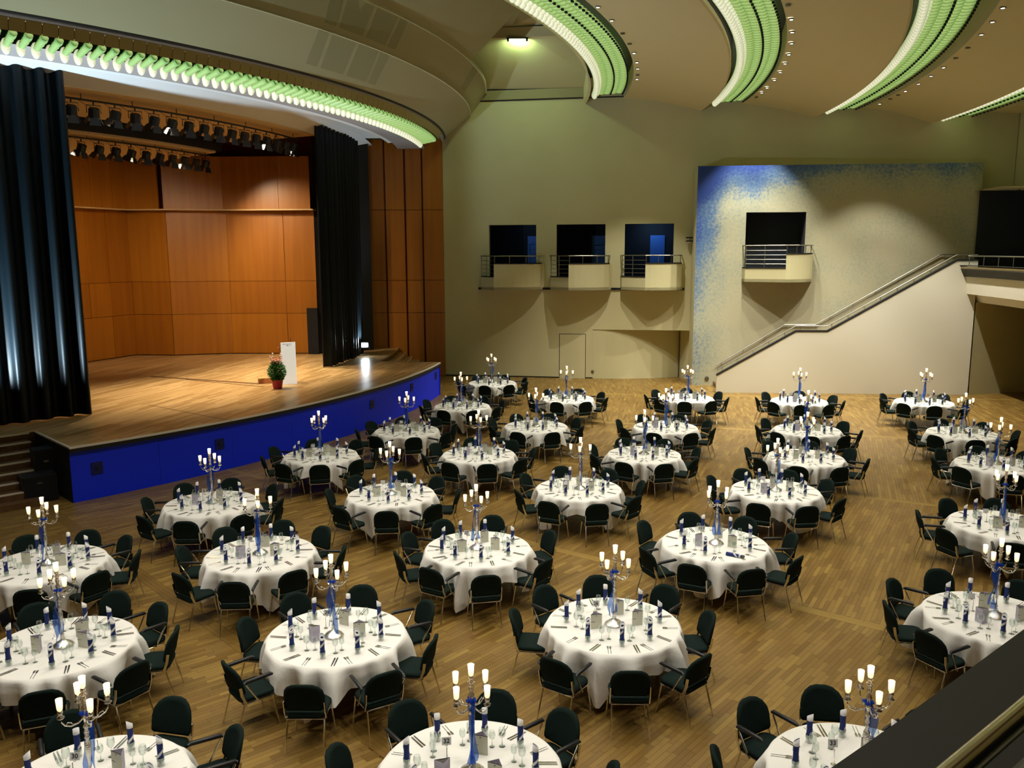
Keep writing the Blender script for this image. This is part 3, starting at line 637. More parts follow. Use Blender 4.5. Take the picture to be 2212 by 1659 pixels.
    # light the blades give to the room, from inside the housing
# lamps inside the fixtures
for (r, z, L, e) in [(31.8, 11.6, (-5, -12, -19, -26, -33, -42, -52), 70), (36.7, 11.25, (-4, -12, -20, -28, -38, -50), 80), (41.1, 10.9, (-4, -11, -18, -25, -34, -46), 80), (45.8, 10.55, (-5, -12, -20, -32), 60), (24.5, 9.75, (-6, -14, -22, -30, -38, -46), 45)]:
    pass
# visible downlights
ORD = ['first', 'second', 'third', 'fourth', 'fifth', 'sixth', 'seventh', 'eighth', 'ninth', 'tenth', 'eleventh', 'twelfth', 'thirteenth', 'fourteenth', 'fifteenth', 'sixteenth']
for k, L in DL.items():
    r, z = RINGS[k]; cnt = [0, 0]
    for i, (a, on) in enumerate(L):
        if a < -30: continue
        cnt[on] += 1
        o = empty('downlight', PO(r, a, z-.01))
        tag(o, '%s recessed downlight, %s from the back wall, ceiling wave %s' % ('lit' if on else 'unlit', ORD[cnt[on]-1], {1: 'by the recess', 2: 'in the middle', 3: 'towards the gallery'}[k]), 'downlight', '%s downlights, ceiling wave %d' % ('lit' if on else 'unlit', k))
        b = MB(); b.lathe([(.045, -.012), (.07, -.02), (.07, .03)], M['alu'], 10); b.build('downlight_ring', o)
        b = MB(); b.lathe([(0, -.016), (.048, -.012), (.048, .02)], M['lens'] if on else M['dimlens'], 10); b.build('downlight_lens', o)
# ------------------------------------------------------------------ stage
SOCK = [(-43.5, .72), (-36.4, .72), (-22.2, .76), (-15.5, .86), (-8.95, .86)]
ZS = 1.3
b = MB()
b.sweep([(8, ZS), (22.9, ZS)], 6, -60, M['stagefloor'], 40); b.sweep([(22.9, ZS), (25.34, ZS)], -7.6, -44.8, M['stagefloor'], 50)
stage = b.build('floor_stage', kind='structure')
b = MB(); b.sweep([(25.40, 1.18), (25.40, 1.295), (25.36, 1.295), (25.34, 1.18)], -7.6, -44.8, M['lip'], 60, closed=True); b.build('stage_lip', stage)
b = MB(); b.sweep([(25.405, 1.27), (25.405, 1.308), (25.33, 1.308), (25.33, 1.295)], -7.6, -44.8, M['nosing'], 60, closed=True)
for a in (-44.8, -7.6):
    p, q = PO(22.9, a, 1.306), PO(25.4, a, 1.306); p2, q2 = PO(22.9, a+(.13 if a < -40 else -.1), 1.306), PO(25.4, a+(.13 if a < -40 else -.1), 1.306)
    b.add([p, q, q2, p2, (p[0], p[1], 1.27), (q[0], q[1], 1.27)], [(0, 1, 2, 3), (0, 4, 5, 1)], M['nosing'])
b.build('stage_nosing', stage)
for i in range(8):       # painted front panels
    a0 = -7.6-37.2*i/8; a1 = a0-37.2/8
    b = MB(); b.sweep([(25.33, 1.18), (25.33, -.01)], a0-.006, a1+.006, M['blue'], 8); b.build('front_panel', stage)
b = MB()
for a, m in ((-44.8, M['dark']), (-7.6, M['blue'])):
    p, q = PO(22.0, a, 0), PO(25.36, a, 0); b.add([p, q, (q[0], q[1], 1.27), (p[0], p[1], 1.27)], [(0, 1, 2, 3)], m)
b.sweep([(22.9, 1.295), (22.9, 0)], -44.8, -60, M['stepwood'], 12); b.sweep([(22.9, 1.295), (22.9, 0)], 6, -7.6, M['stepwood'], 12)
b.build('stage_end', stage)
for i, (a, z) in enumerate(SOCK):
    o = empty('socket_box', PO(25.335, a, z)); o.rotation_euler = (0, 0, R(a)); tag(o, ['recessed socket box on the blue stage front at its dark end by the steps', 'recessed socket box on the brightest part of the blue stage front', 'small socket box on the blue stage front, third from the steps', 'small socket box on the blue stage front, fourth from the steps', 'socket box on the blue stage front at the wood-panelled end'][i], 'socket')
    b = MB(); b.box(-.01, .012, -.13, .13, -.14, .14, M['bluebox']); b.build('cover_plate', o)
    b = MB(); b.box(.012, .03, -.03, .03, -.03, .03, M['blackplastic']); b.build('socket', o)
for k in range(1, 8):    # steps by the black end
    z = ZS-.165*k; r = 22.9+.30*(k-1)
    b = MB(); b.sweep([(r, z-.164), (r, z), (r+.32, z), (r+.32, z-.164)], -45.1-.14*k, -60, M['stepwood'], 14, closed=True, caps=True); s = b.build('step', stage)
for k in range(0, 7):
    z = ZS-.165*k; r = 22.9+.30*k
    b = MB(); b.sweep([(r+.002, z-.03), (r+.022, z-.03), (r+.022, z+.005), (r-.03, z+.005)], -45.1-.14*k, -60, M['nosing'], 14, closed=True, caps=True); b.build('step_nosing', stage)
for k in range(1, 4):
    z = ZS-.165*k; r = 22.9+.3*(k-1)
    b = MB(); b.sweep([(r, z-.16), (r, z), (r+.32, z), (r+.32, z-.16)], -7.4, 3.5, M['stagefloor'], 10, closed=True, caps=True); b.build('step', stage)
    b = MB(); b.sweep([(r+.29, z-.02), (r+.325, z-.02), (r+.325, z+.005), (r+.29, z+.005)], -7.4, 3.5, M['nosing'], 10, closed=True, caps=True); b.build('step_nosing', stage)
# narrow slots of the stage lift
b = MB()
for (x0, y0, x1, y1, w_) in [(-12.85, 29.45, -8.4, 27.6, .22), (-11.3, 28.65, -8.1, 27.0, .10), (-10.5, 23.8, -7.3, 21.4, .04)]:
    d = Vector((x1-x0, y1-y0)).normalized(); n_ = Vector((-d.y, d.x))*w_/2
    b.add([(x0-n_.x, y0-n_.y, ZS+.002), (x1-n_.x, y1-n_.y, ZS+.002), (x1+n_.x, y1+n_.y, ZS+.002), (x0+n_.x, y0+n_.y, ZS+.002)], [(0, 1, 2, 3)], M['stepwood'])
b.build('lift_joint', stage)

# cherry wood shell of the stage
BWP = [(-19.2, 28.0), (-16.1, 35.76), (-14.4, 35.54), (-12.08, 36.12), (-8.33, 36.0)]
FR = [[0, .22, .42, .60, .735, .86, 1], [0, 1], [0, 1], [0, .647, 1]]
b = MB()
for i in range(4):
    (x0, y0), (x1, y1) = BWP[i], BWP[i+1]
    b.add([(x0, y0+.04, ZS), (x1, y1+.04, ZS), (x1, y1+.04, 11), (x0, y0+.04, 11)], [(0, 1, 2, 3)], M['groove'])
shell = b.build('wall_stage', kind='structure')
zr = [ZS+.03, 3.05, 4.43, 7.37]
for i in range(4):
    pl = Plane(BWP[i], BWP[i+1]); L = (Vector(BWP[i+1])-Vector(BWP[i])).length; fr = FR[i]
    for j in range(len(fr)-1):
        for k in range(3):
            b = MB(); g = .04 if (i == 0 and j == 5) else .008; e = .012*((i+j+k) % 2)
            b.box(L*fr[j]+.008, L*fr[j+1]-g, -.02-e, .03, zr[k]+.008, zr[k+1]-.008, M['panelwood'], pl.T()); b.build('panel', shell)
    for j in range(len(fr)-1):
        if i in (0, 3) or j == 0:
            b = MB(); b.box(L*fr[j]+.006, L*fr[j+1]-.006, -.50, -.42, 7.42, 9.55, M['panelwood'], pl.T()); b.build('panel', shell)
    b = MB(); b.box(-.1, L+.1, -.50, .02, 7.37, 7.42, M['stageceil'], pl.T()); b.build('ledge', shell)
b = MB(); b.add([(-8.33, 36.0, ZS), (-6.2, 37.4, ZS), (-6.2, 37.4, 11), (-8.33, 36.0, 11)], [(0, 1, 2, 3)], M['dark']); b.build('wall_wing', kind='structure')
b = MB(); b.box(-.16, .30, -.08, -.02, ZS, 3.28, M['dark'], Plane((-8.6, 35.9), (-8.0, 35.88)).T()); b.build('door_6', kind='structure')
b = MB(); b.sweep([(5, 10.95), (21.2, 10.95)], 6, -62, M['groove'], 30); b.build('ceiling_stage', kind='structure')
def baffle(ri, ro_, zi, zo, ei, eo, name):
    b = MB(); n = 24; rings = []
    for i in range(n+1):
        t = i/n; ai = -60+(ei+60)*t; ao = -60+(eo+60)*t
        rings.append([PO(ri, ai, zi), PO(ro_, ao, zo), PO(ro_, ao, zo+.14), PO(ri, ai, zi+.14)])
    b.loops(rings, M['stageceil']); o = b.build(name, kind='structure'); return o
baffle(17.85, 20.86, 9.74, 10.0, -11.8, -9.6, 'ceiling_baffle_1'); baffle(15.35, 17.55, 8.92, 9.30, -16.6, -14.0, 'ceiling_baffle_2')
b = MB(); b.sweep([(17.62, 9.36), (17.62, 10.2), (17.85, 10.2), (17.85, 9.86)], -13, -60, M['dark'], 30); b.build('trim_3', kind='structure')
# wood-panelled side wall between curtain and back wall
b = MB(); b.add([(-6.75, 38.26, 0), (-3.05, 38.26, 0), (-3.05, 38.26, 10.56), (-6.75, 38.26, 10.56)], [(0, 1, 2, 3)], M['groove']); side = b.build('wall_side', kind='structure')
for x0, x1 in [(-6.66, -5.68), (-5.60, -4.79), (-4.70, -4.01), (-3.93, -3.06)]:
    for z0, z1 in [(0, 2.9), (2.9, 4.37), (4.37, 7.49), (7.49, 10.55)]:
        b = MB(); b.add([(x0, 38.14, z0+.01), (x1, 38.20, z0+.01), (x1, 38.20, z1-.01), (x0, 38.14, z1-.01), (x0, 38.25, z0+.01), (x1, 38.25, z0+.01), (x1, 38.25, z1-.01), (x0, 38.25, z1-.01)],
            [(0, 1, 2, 3), (4, 0, 3, 7), (1, 5, 6, 2), (3, 2, 6, 7), (4, 5, 1, 0)], M['panelwood']); b.build('panel', side)

def curtain(a0, a1, r, z0, z1, seed, label, bunch):
    rg = random.Random(seed); b = MB(); n = 260; top = []; rows = []
    ph = [rg.uniform(0, 6.28) for _ in range(5)]
    def rad(t, zt):
        x = t*bunch; s = math.sin(x*2*PI+ph[0]+.8*math.sin(x*1.3+ph[1])); s = math.copysign(abs(s)**.7, s)
        return r+.12*s+.045*math.sin(x*5.3+ph[2])*(1-.4*zt)+.03*(1-zt)*math.sin(x*2.1+ph[3])
    for j in range(7):
        zt = j/6; rows.append([PO(rad(i/n, zt), a0+(a1-a0)*i/n, z0+(z1-z0)*zt) for i in range(n+1)])
    b.loops(rows, M['curtain'], cap=False, closed=False)
    o = b.build('stage_curtain', smooth=True); tag(o, label, 'curtain')
    return o
curtain(-39.9, -57, 21.55, 1.33, 10.28, 2, 'tall black stage curtain in heavy folds beside the dark steps', 13)
curtain(-13.1, -.2, 21.5, 1.33, 10.22, 5, 'tall black stage curtain in heavy folds beside the wood-panelled wall', 12)

# lectern, podium step, plant, flood
lc = empty('lectern', (-7.40, 27.55, ZS), R(27)); tag(lc, 'wooden lectern with a plain white front panel on the stage', 'lectern')
b = MB(); b.box(-.20, .22, .03, .52, 0, 1.16, M['boxwood']); b.build('body', lc)
b = MB(); b.box(-.24, .24, 0, .03, 0, 1.40, M['white']); fp = b.build('front_panel', lc)
b = MB(); b.box(-.18, .12, -.003, 0, 1.335, 1.350, M['alu']); b.box(-.05, .0, -.003, 0, 1.285, 1.305, M['ink']); b.box(.0, .07, -.003, 0, 1.29, 1.30, M['alu']); b.build('printed_line', fp)
b = MB(); b.add([(-.24, .03, 1.33), (.24, .03, 1.33), (.24, .60, 1.16), (-.24, .60, 1.16), (-.24, .03, 1.36), (.24, .03, 1.36), (.24, .60, 1.19), (-.24, .60, 1.19)], [(3, 2, 1, 0), (4, 5, 6, 7), (0, 1, 5, 4), (1, 2, 6, 5), (2, 3, 7, 6), (3, 0, 4, 7)], M['boxwood']); b.build('reading_desk', lc)
b = MB(); b.tube([(.12, .3, 1.25), (.13, .2, 1.45), (.10, .12, 1.52)], .008, M['blackplastic'], 5); b.build('microphone', lc)
o = empty('podium_step', (-8.15, 28.02, ZS), R(20)); tag(o, 'low brown wooden box step behind the lectern', 'step')
b = MB(); b.box(-.42, .42, -.3, .3, 0, .17, M['boxwood']); b.build('step_body', o); b = MB(); b.box(-.44, .44, -.32, .32, .17, .19, M['stagefloor']); b.build('step_top', o)
pt = empty('potted_plant', (-7.55, 26.62, ZS)); tag(pt, 'bushy plant with pink blooms in a red wrapped pot before the lectern', 'plant')
b = MB(); rg = random.Random(5)
b.lathe([(0, .0), (.13, 0), (.15, .10), (.17, .24), (.19, .30), (.165, .29), (.15, .22), (0, .22)], M['red'], 14, wob=lambda k: 1+.06*(k % 2)); b.build('pot', pt)
b = MB()
for i in range(1000):
    t = rg.random(); zz = .26+.62*t; rad = .29*math.sin(PI*(.18+.72*t))**.8*math.sqrt(rg.random())*1.0; a = rg.uniform(0, 6.28)
    T = Matrix.Translation((rad*math.cos(a), rad*math.sin(a), zz)) @ Matrix.Rotation(a, 4, 'Z') @ Matrix.Rotation(rg.uniform(-1.2, .6), 4, 'Y')
    b.add([(0, -.028, 0), (.06, 0, .01), (0, .028, 0), (-.04, 0, 0), (.01, 0, .02)], [(0, 1, 4), (1, 2, 4), (2, 3, 4), (3, 0, 4)], M['leaf'], T)
o = b.build('foliage', pt); o['kind'] = 'stuff'
b = MB()
for i in range(5):
    a = rg.uniform(0, 6.28); l = rg.uniform(.2, .38); b.tube([(.03*math.cos(a), .03*math.sin(a), .25), (.12*math.cos(a), .12*math.sin(a), .7), (.2*math.cos(a), .2*math.sin(a), .8+l)], .005, M['leaf'], 4)
    for q in range(4): b.ell((.17*math.cos(a)+rg.uniform(-.03, .03), .17*math.sin(a)+rg.uniform(-.03, .03), .86+l*q/4), .03, .03, .03, M['petalpale'], 5, 3)
b.build('flower_stems', pt)
for i in range(13):
    a = rg.uniform(0, 6.28); rr = rg.uniform(.03, .17); b = MB()
    for k in range(5):
        T = Matrix.Translation((rr*math.cos(a), rr*math.sin(a)-.04, .80+rg.uniform(0, .16))) @ Matrix.Rotation(k*1.257, 4, 'Z') @ Matrix.Rotation(-.6, 4, 'Y')
        b.add([(0, 0, 0), (.03, -.02, .01), (.055, 0, 0), (.03, .02, .01)], [(0, 1, 2, 3)], M['petal'], T)
    b.build('flower', pt)
fl_ = empty('floodlight', (-6.24, 35.28, ZS), R(20)); tag(fl_, 'small floodlight shining white on the stage at the curtain foot', 'light')
b = MB(); b.box(-.17, .17, -.06, .1, .33, .58, M['blackplastic']); b.build('body', fl_)
b = MB(); b.box(-.13, .13, -.075, -.06, .37, .54, M['flood']); b.build('lens', fl_)
b = MB(); b.tube([(-.2, 0, .45), (-.2, 0, .05), (.2, 0, .05), (.2, 0, .45)], .012, M['chrome'], 5); b.lathe([(0, 0), (.17, 0), (.17, .04), (0, .04)], M['chrome'], 10); b.build('yoke', fl_)
for i, (x, y, rz, wd, dp, hh, lab) in enumerate([(-10.95, 18.72, 40, .72, .5, .62, 'low black loudspeaker cabinet at the foot of the stage steps'), (-11.05, 19.25, 40, .5, .4, 1.12, 'taller black equipment case behind the low loudspeaker by the steps')]):
    o = empty('loudspeaker' if i == 0 else 'equipment_case', (x, y, 0), R(rz)); tag(o, lab, 'speaker' if i == 0 else 'case')
    b = MB(); b.box(-wd/2, wd/2, -dp/2, dp/2, 0, hh, M['blackplastic']); b.build('cabinet', o)
    b = MB(); b.box(-wd/2+.03, wd/2-.03, -dp/2-.012, -dp/2, .03, hh-.03, M['dark']); b.build('front_grille', o)
    b = MB(); b.box(-.05, .05, -dp/2-.02, -dp/2-.012, hh*.72, hh*.76, M['alu']); b.build('latch', o)

# stage lanterns
def lantern_proto(sz):
    root = empty('stage_lantern')
    b = MB(); T = Matrix.Translation((0, 0, -.20)) @ Matrix.Rotation(R(-22), 4, 'X')
    b.lathe([(0, .13), (.10, .13), (.13, .10), (.135, -.08), (.15, -.10)], M['blackplastic'], 10, T); b.build('lamp_body', root)
    b = MB(); b.lathe([(0, -.09), (.12, -.09)], M['lampglow'], 10, T); b.build('lens', root)
    b = MB(); b.tube([(-.16, 0, -.2), (-.16, 0, -.01), (.16, 0, -.01), (.16, 0, -.2)], .012, M['blackplastic'], 5); b.tube([(0, 0, -.01), (0, 0, .10)], .02, M['blackplastic'], 5); b.build('yoke', root)
    for k in range(4):
        b = MB(); Tk = T @ Matrix.Rotation(R(90*k), 4, 'Z')
        b.add([(-.10, -.14, -.10), (.10, -.14, -.10), (.14, -.21, -.25), (-.14, -.21, -.25), (-.10, -.135, -.10), (.10, -.135, -.10), (.14, -.205, -.25), (-.14, -.205, -.25)], [(0, 1, 2, 3), (7, 6, 5, 4)], M['blackplastic'], Tk); b.build('barn_door', root)
    b = MB(); b.tube([(.05, 0, -.05), (.18, .03, -.02), (.28, .0, .05), (.36, 0, .1)], .006, M['blackplastic'], 4); b.build('cable', root)
    return root
ORD = ['first', 'second', 'third', 'fourth', 'fifth', 'sixth', 'seventh', 'eighth', 'ninth', 'tenth', 'eleventh', 'twelfth', 'thirteenth', 'fourteenth', 'fifteenth', 'sixteenth']
lp = None
for row, (r, z, a0, a1, n, nm) in enumerate([(20.4, 9.80, -38.2, -12.2, 16, 'front'), (17.35, 9.18, -34.6, -15.2, 11, 'rear')]):
    bar = empty('lighting_bar', PO(r, -25, z)); tag(bar, 'long black %s lighting bar hung under the stage ceiling' % nm, 'bar'); bo = Vector(bar.location)
    b = MB(); b.tube([Vector(PO(r, a1+1.5-(a1-a0+22)*i/50, z))-bo for i in range(51)], .03, M['blackplastic'], 6); b.build('pipe', bar)
    for i in range(7):
        a = a1-i*4.2; b = MB(); p = Vector(PO(r, a, z))-bo; b.tube([p, p+Vector((0, 0, .25 if row == 0 else .3))], .012, M['blackplastic'], 5); b.build('hanger', bar)
    for i in range(n):
        if lp is None: lp = lantern_proto(1); o = lp
        else: o = copy_tree(lp)
        a = a0+(a1-a0)*(i/(n-1)); o.location = PO(r, a, z-.10); o.rotation_euler = (0, 0, R(a+random.uniform(-115, -65)))
        sc = 1.12 if row == 0 else 1.05; o.scale = (sc, sc, sc)
        tag(o, 'black stage lantern, %s bar, %s from the curtain at the steps' % (nm, ORD[i]), 'lantern', 'lanterns on the %s bar' % nm)
# ------------------------------------------------------------------ banquet chairs
def rounded(wd, dp, rad, n=5):
    pts = []
    for cx, cy, a0 in ((wd/2-rad, dp/2-rad, 0), (-wd/2+rad, dp/2-rad, 90), (-wd/2+rad, -dp/2+rad, 180), (wd/2-rad, -dp/2+rad, 270)):
        for k in range(n): a = R(a0+90*k/(n-1)); pts.append((cx+rad*math.cos(a), cy+rad*math.sin(a)))
    return pts
def chair_proto(arms):
    root = empty('banquet_chair')
    b = MB(); o1 = rounded(.46, .45, .10)
    rings = [[(x*s, y*s-.0, z) for x, y in o1] for s, z in ((.90, .405), (.98, .415), (1, .44), (.97, .462), (.85, .47))]
    b.loops(rings, M['fabric']); b.build('seat', root, smooth=True)
    # backrest: rounded slab in XZ bent about the sitter
    b = MB(); hw, zb_, zt = .235, .50, .87; pts = []
    for (cx, cz, rad, a0) in ((hw-.18, zt-.18, .18, 0), (-hw+.18, zt-.18, .18, 90), (-hw+.05, zb_+.05, .05, 180), (hw-.05, zb_+.05, .05, 270)):
        for k in range(5): a = R(a0+90*k/4); pts.append((cx+rad*math.cos(a), cz+rad*math.sin(a)))
    def bend(x, z, off): return (x, -.235-.20*(z-.5)+1.25*x*x+off, z)
    rings = [[bend(x*s, (z-.68)*s+.68, o_) for x, z in pts] for s, o_ in ((.82, -.022), (.97, -.020), (1, 0), (.97, .018), (.82, .026))]
    b.loops(rings, M['fabric'], cap=False)
    for s_i, (o_, fl2) in enumerate(((-.022, 0), (.026, 1))):
        s = .82; ring = [bend(x*s, (z-.68)*s+.68, o_) for x, z in pts]; c = bend(0, .68, o_+(.0 if fl2 else -.0)); n = len(ring)
        b.add(ring+[c], [(i, (i+1) % n, n) if not fl2 else ((i+1) % n, i, n) for i in range(n)], M['fabric'])
    b.build('backrest', root, smooth=True)
    b = MB(); b.tube([(-.215, .18, .395), (-.215, -.19, .395), (.215, -.19, .395), (.215, .18, .395), (-.215, .18, .395)], .011, M['chrome'], 6, caps=False); b.build('seat_frame', root)
    for s in (-1, 1):
        b = MB(); b.tube([(s*.21, .17, .40), (s*.235, .235, .0)], [.012, .010], M['chrome'], 6); b.build('leg', root)
        b = MB(); b.tube([(s*.21, -.17, .40), (s*.225, -.285, .0)], [.012, .010], M['chrome'], 6); b.build('leg', root)
        b = MB(); b.loops([[(s*.232+dx, y+dy, z) for dx, dy in ((-.006, -.016), (.006, -.016), (.006, .016), (-.006, .016))] for y, z in ((-.16, .39), (-.205, .50), (-.225, .62))], M['chrome']); b.build('back_support', root)
        if arms:
            b = MB(); b.tube([(s*.255, -.02, .40), (s*.268, -.17, .655), (s*.268, -.15, .675), (s*.268, .10, .685)], .010, M['chrome'], 6); b.build('arm_support', root)
            b = MB(); b.tube([(s*.268, -.19, .675), (s*.268, -.17, .69), (s*.268, .13, .70), (s*.268, .16, .69)], [.016, .024, .024, .015], M['blackplastic'], 6); b.build('armrest', root, smooth=True)
    return root
chair_protos = [chair_proto(False), chair_proto(True)]; chair_used = [False, False]
def place(proto, used, i, loc, rz):
    if not used[i]: used[i] = True; o = proto[i]
    else: o = copy_tree(proto[i])
    o.location = loc; o.rotation_euler = (0, 0, rz); return o

# ------------------------------------------------------------------ tables
TR, TH = .88, .755
def cloth_mesh(seed, crease):
    rg = random.Random(seed); b = MB(); n = 144; S = 1.17; rows = []
    for rr in (.001, .35, .7, .84): rows.append([(rr*math.cos(2*PI*i/n), rr*math.sin(2*PI*i/n), TH) for i in range(n)])
    rows.append([((TR-.006)*math.cos(2*PI*i/n), (TR-.006)*math.sin(2*PI*i/n), TH-.001) for i in range(n)])
    amp = [rg.uniform(.6, 1.2) for _ in range(40)]; ph = rg.uniform(0, 6.28)
    def fold(t, d):        # soft pleats: deeper towards the hem, strongest by the corners
        c4 = abs(math.cos(2*t))      # 0 at corners (45 deg)
        f = math.sin(17*t+1.9*math.sin(3*t+ph)+1.1*math.sin(5*t)+ph)
        f2 = math.sin(7*t+ph*2)
        g = (1-c4)**.8
        return d*(.17*math.asin(f)/1.571*(.55+.75*g)*(.75+.25*math.sin(4.3*t+ph*3))+.07*f2)
    m = 9
    for j in range(1, m+1):
        row = []
        for i in range(n):
            t = 2*PI*i/n; L = S/max(abs(math.cos(t)), abs(math.sin(t))); L = min(L, 1.575)-TR; L = L*.98+.015*math.sin(5*t+ph)
            d = L*j/m; q = j/m
            rad = TR+.010+.035*min(1, d/.15)+fold(t, min(d, .5)**.8*.95)*1.95 - .05*(1-abs(math.cos(2*t)))**2*q
            row.append((rad*math.cos(t), rad*math.sin(t), max(.03, TH-.004-d*.975)))
        rows.append(row)
    b.loops(rows, M['cloth'], cap=False)
    return b.mesh('tablecloth', True)
cloths = [cloth_mesh(s, 0) for s in (1, 2, 3, 4)]
b = MB(); b.lathe([(0, TH-.004), (TR-.03, TH-.004), (TR-.02, TH-.015), (TR-.03, TH-.03), (0, TH-.03)], M['boxwood'], 40); top_me = b.mesh('tabletop')
b = MB(); b.tube([(0, 0, 0), (0, 0, TH-.03)], .022, M['chrome'], 6); leg_me = b.mesh('leg')

# napkin rolled upright in a tumbler
b = MB(); n = 14; rings = []
def nap_r(z): return .028+.002*math.sin(z*30)
for z in (.02, .08, .14, .20, .26):
    rings.append([(nap_r(z)*math.cos(2*PI*i/n), nap_r(z)*math.sin(2*PI*i/n), z) for i in range(n)])
rings.append([(.027*math.cos(2*PI*i/n), .027*math.sin(2*PI*i/n), .26+.026*(1+math.cos(2*PI*i/n))) for i in range(n)])
b.loops(rings, M['napkinblue'], cap=False); b.add([rings[0][i] for i in range(n)], [tuple(range(n))], M['napkinblue']); nap_me = b.mesh('napkin', True)
b = MB()
def band(z0, tw, wd):
    vs = []; k = 18
    for i in range(k+1):
        a = tw*i/k; z = z0+.12*i/k
        for dz in (0, wd): vs.append((.0312*math.cos(a), .0312*math.sin(a), z+dz))
    b.add(vs, [(2*i, 2*i+2, 2*i+3, 2*i+1) for i in range(k)], M['napkinwhite'])
band(.075, 3.9, .034)
vs = []; 
for i in range(n):
    a = 2*PI*i/n; zt = .26+.026*(1+math.cos(a)); vs += [(.0302*math.cos(a), .0302*math.sin(a), zt-.075*(.35+.65*(1+math.cos(a))/2)), (.0302*math.cos(a), .0302*math.sin(a), zt+.006), (.022*math.cos(a), .022*math.sin(a), zt-.04)]
b.add(vs, [(3*i, 3*((i+1) % n), 3*((i+1) % n)+1, 3*i+1) for i in range(n)]+[(3*i+1, 3*((i+1) % n)+1, 3*((i+1) % n)+2, 3*i+2) for i in range(n)], M['napkinwhite'])
napw_me = b.mesh('white_border', True)
b = MB(); b.lathe([(0, .004), (.030, .004), (.032, .0), (.036, .085), (.034, .085), (.031, .008), (0, .008)], M['glass'], 12); tum_me = b.mesh('tumbler', True)
def wineglass(s):
    b = MB(); b.lathe([(0, .003), (.034*s, .002), (.034*s, .004), (.005, .010), (.004, .085*s), (.006, .09*s)], M['glass'], 10)
    b.lathe([(.006, .09*s), (.030*s, .112*s), (.038*s, .14*s), (.036*s, .17*s), (.029*s, .200*s)], M['glass'], 10); return b.mesh('wine_glass', True)
wg_me = [wineglass(1.0), wineglass(.86)]
b = MB(); b.box(-.0095, .0095, 0, .115, .001, .003, M['steel']); b.add([(-.009, .0, .001), (.009, 0, .001), (.004, -.10, .001), (-.004, -.10, .001), (-.009, .0, .004), (.009, 0, .004), (.005, -.10, .008), (-.005, -.10, .008)], [(4, 5, 6, 7), (0, 4, 7, 3), (1, 2, 6, 5), (2, 3, 7, 6)], M['steel']); kn_me = b.mesh('table_knife')
b = MB(); b.add([(-.003, -.10, .001), (.003, -.10, .001), (.0025, .03, .004), (-.0025, .03, .004), (.011, .055, .004), (-.011, .055, .004)], [(0, 1, 2, 3), (3, 2, 4, 5)], M['steel'])
for k in range(4): x = -.011+k*.0063; b.box(x, x+.0034, .055, .10, .003, .0045, M['steel'])
fk_me = b.mesh('table_fork')
def joined(me, spots, name, label, cat):
    v = []; f = []; mi = []
    base = [tuple(p.co) for p in me.vertices]; fb = [tuple(p.vertices) for p in me.polygons]
    for (x, y, z, a) in spots:
        c, s = math.cos(a), math.sin(a); o = len(v); v += [(x+c*p[0]-s*p[1], y+s*p[0]+c*p[1], z+p[2]) for p in base]; f += [tuple(i+o for i in q) for q in fb]
    if not v: return
    m2 = bpy.data.meshes.new(name); m2.from_pydata(v, [], f); m2.materials.append(me.materials[0]); o = obj(name, m2); tag(o, label, cat, kind='stuff')

# candelabrum meshes
b = MB(); b.lathe([(0, 0), (.125, 0), (.128, .008), (.115, .025), (.10, .03), (.085, .05), (.05, .065), (.03, .085), (.022, .10), (0, .10)], M['silver'], 20, wob=lambda k: 1+.035*(k % 2)); cb_base = b.mesh('base', True)
b = MB(); b.lathe([(.020, .09), (.030, .11), (.016, .13), (.026, .15), (.012, .17), (.010, .24), (.026, .34), (.030, .44), (.014, .48), (.028, .50), (.016, .52), (.026, .55), (.014, .58), (.030, .61), (.014, .64), (.020, .68), (.034, .70), (.016, .73), (.024, .76), (.030, .79), (.014, .82), (.026, .86), (.018, .90), (0, .905)], M['silver'], 10); cb_stem = b.mesh('stem', True)
b = MB(); b.tube([(.015, 0, .70), (.06, 0, .665), (.12, 0, .655), (.17, 0, .68), (.195, 0, .72), (.20, 0, .765)], [.009, .008, .007, .007, .007, .008], M['silver'], 6)
b.tube([(.10, 0, .66), (.12, 0, .69), (.15, 0, .70), (.155, 0, .685)], .005, M['silver'], 5); b.lathe([(.006, .0), (.030, .012), (.036, .022), (.014, .03), (.022, .05), (.026, .075), (.020, .09), (0, .092)], M['silver'], 10, Matrix.Translation((.20, 0, .75))); cb_arm = b.mesh('arm', True)
b = MB(); b.lathe([(.022, 0), (.026, .02), (.031, .108), (.029, .108), (.024, .02), (.0, .006)], M['votive'], 12); vg_me = b.mesh('votive_glass', True)
b = MB(); b.lathe([(0, .008), (.021, .008), (.022, .055), (.018, .058), (0, .055)], M['wax'], 10); wx_me = b.mesh('candle', True)
b = MB(); b.ell((0, 0, .072), .007, .007, .016, M['flame'], 6, 4); fm_me = b.mesh('flame', True)
def ribbon(seed):
    rg = random.Random(seed); b = MB(); L = rg.uniform(.55, .78); n = 16; vs = []; a = rg.uniform(0, 6.28); da = rg.uniform(-.5, .5); out = rg.uniform(.03, .07)
    for i in range(n+1):
        t = i/n; z = .74-L*t; rr = .028+out*t+.012*math.sin(t*9+a); wd = .030+.014*math.sin(t*7+a*2)
        cx, cy = rr*math.cos(a+da*t), rr*math.sin(a+da*t); w_ = a+PI/2+.9*math.sin(t*6+a)
        vs += [(cx-wd*math.cos(w_), cy-wd*math.sin(w_), z), (cx+wd*math.cos(w_), cy+wd*math.sin(w_), z)]
    b.add(vs, [(2*i, 2*i+1, 2*i+3, 2*i+2) for i in range(n)], M['ribbon']); return b.mesh('ribbon', True)
rib = [ribbon(s) for s in range(1, 9)]
b = MB()
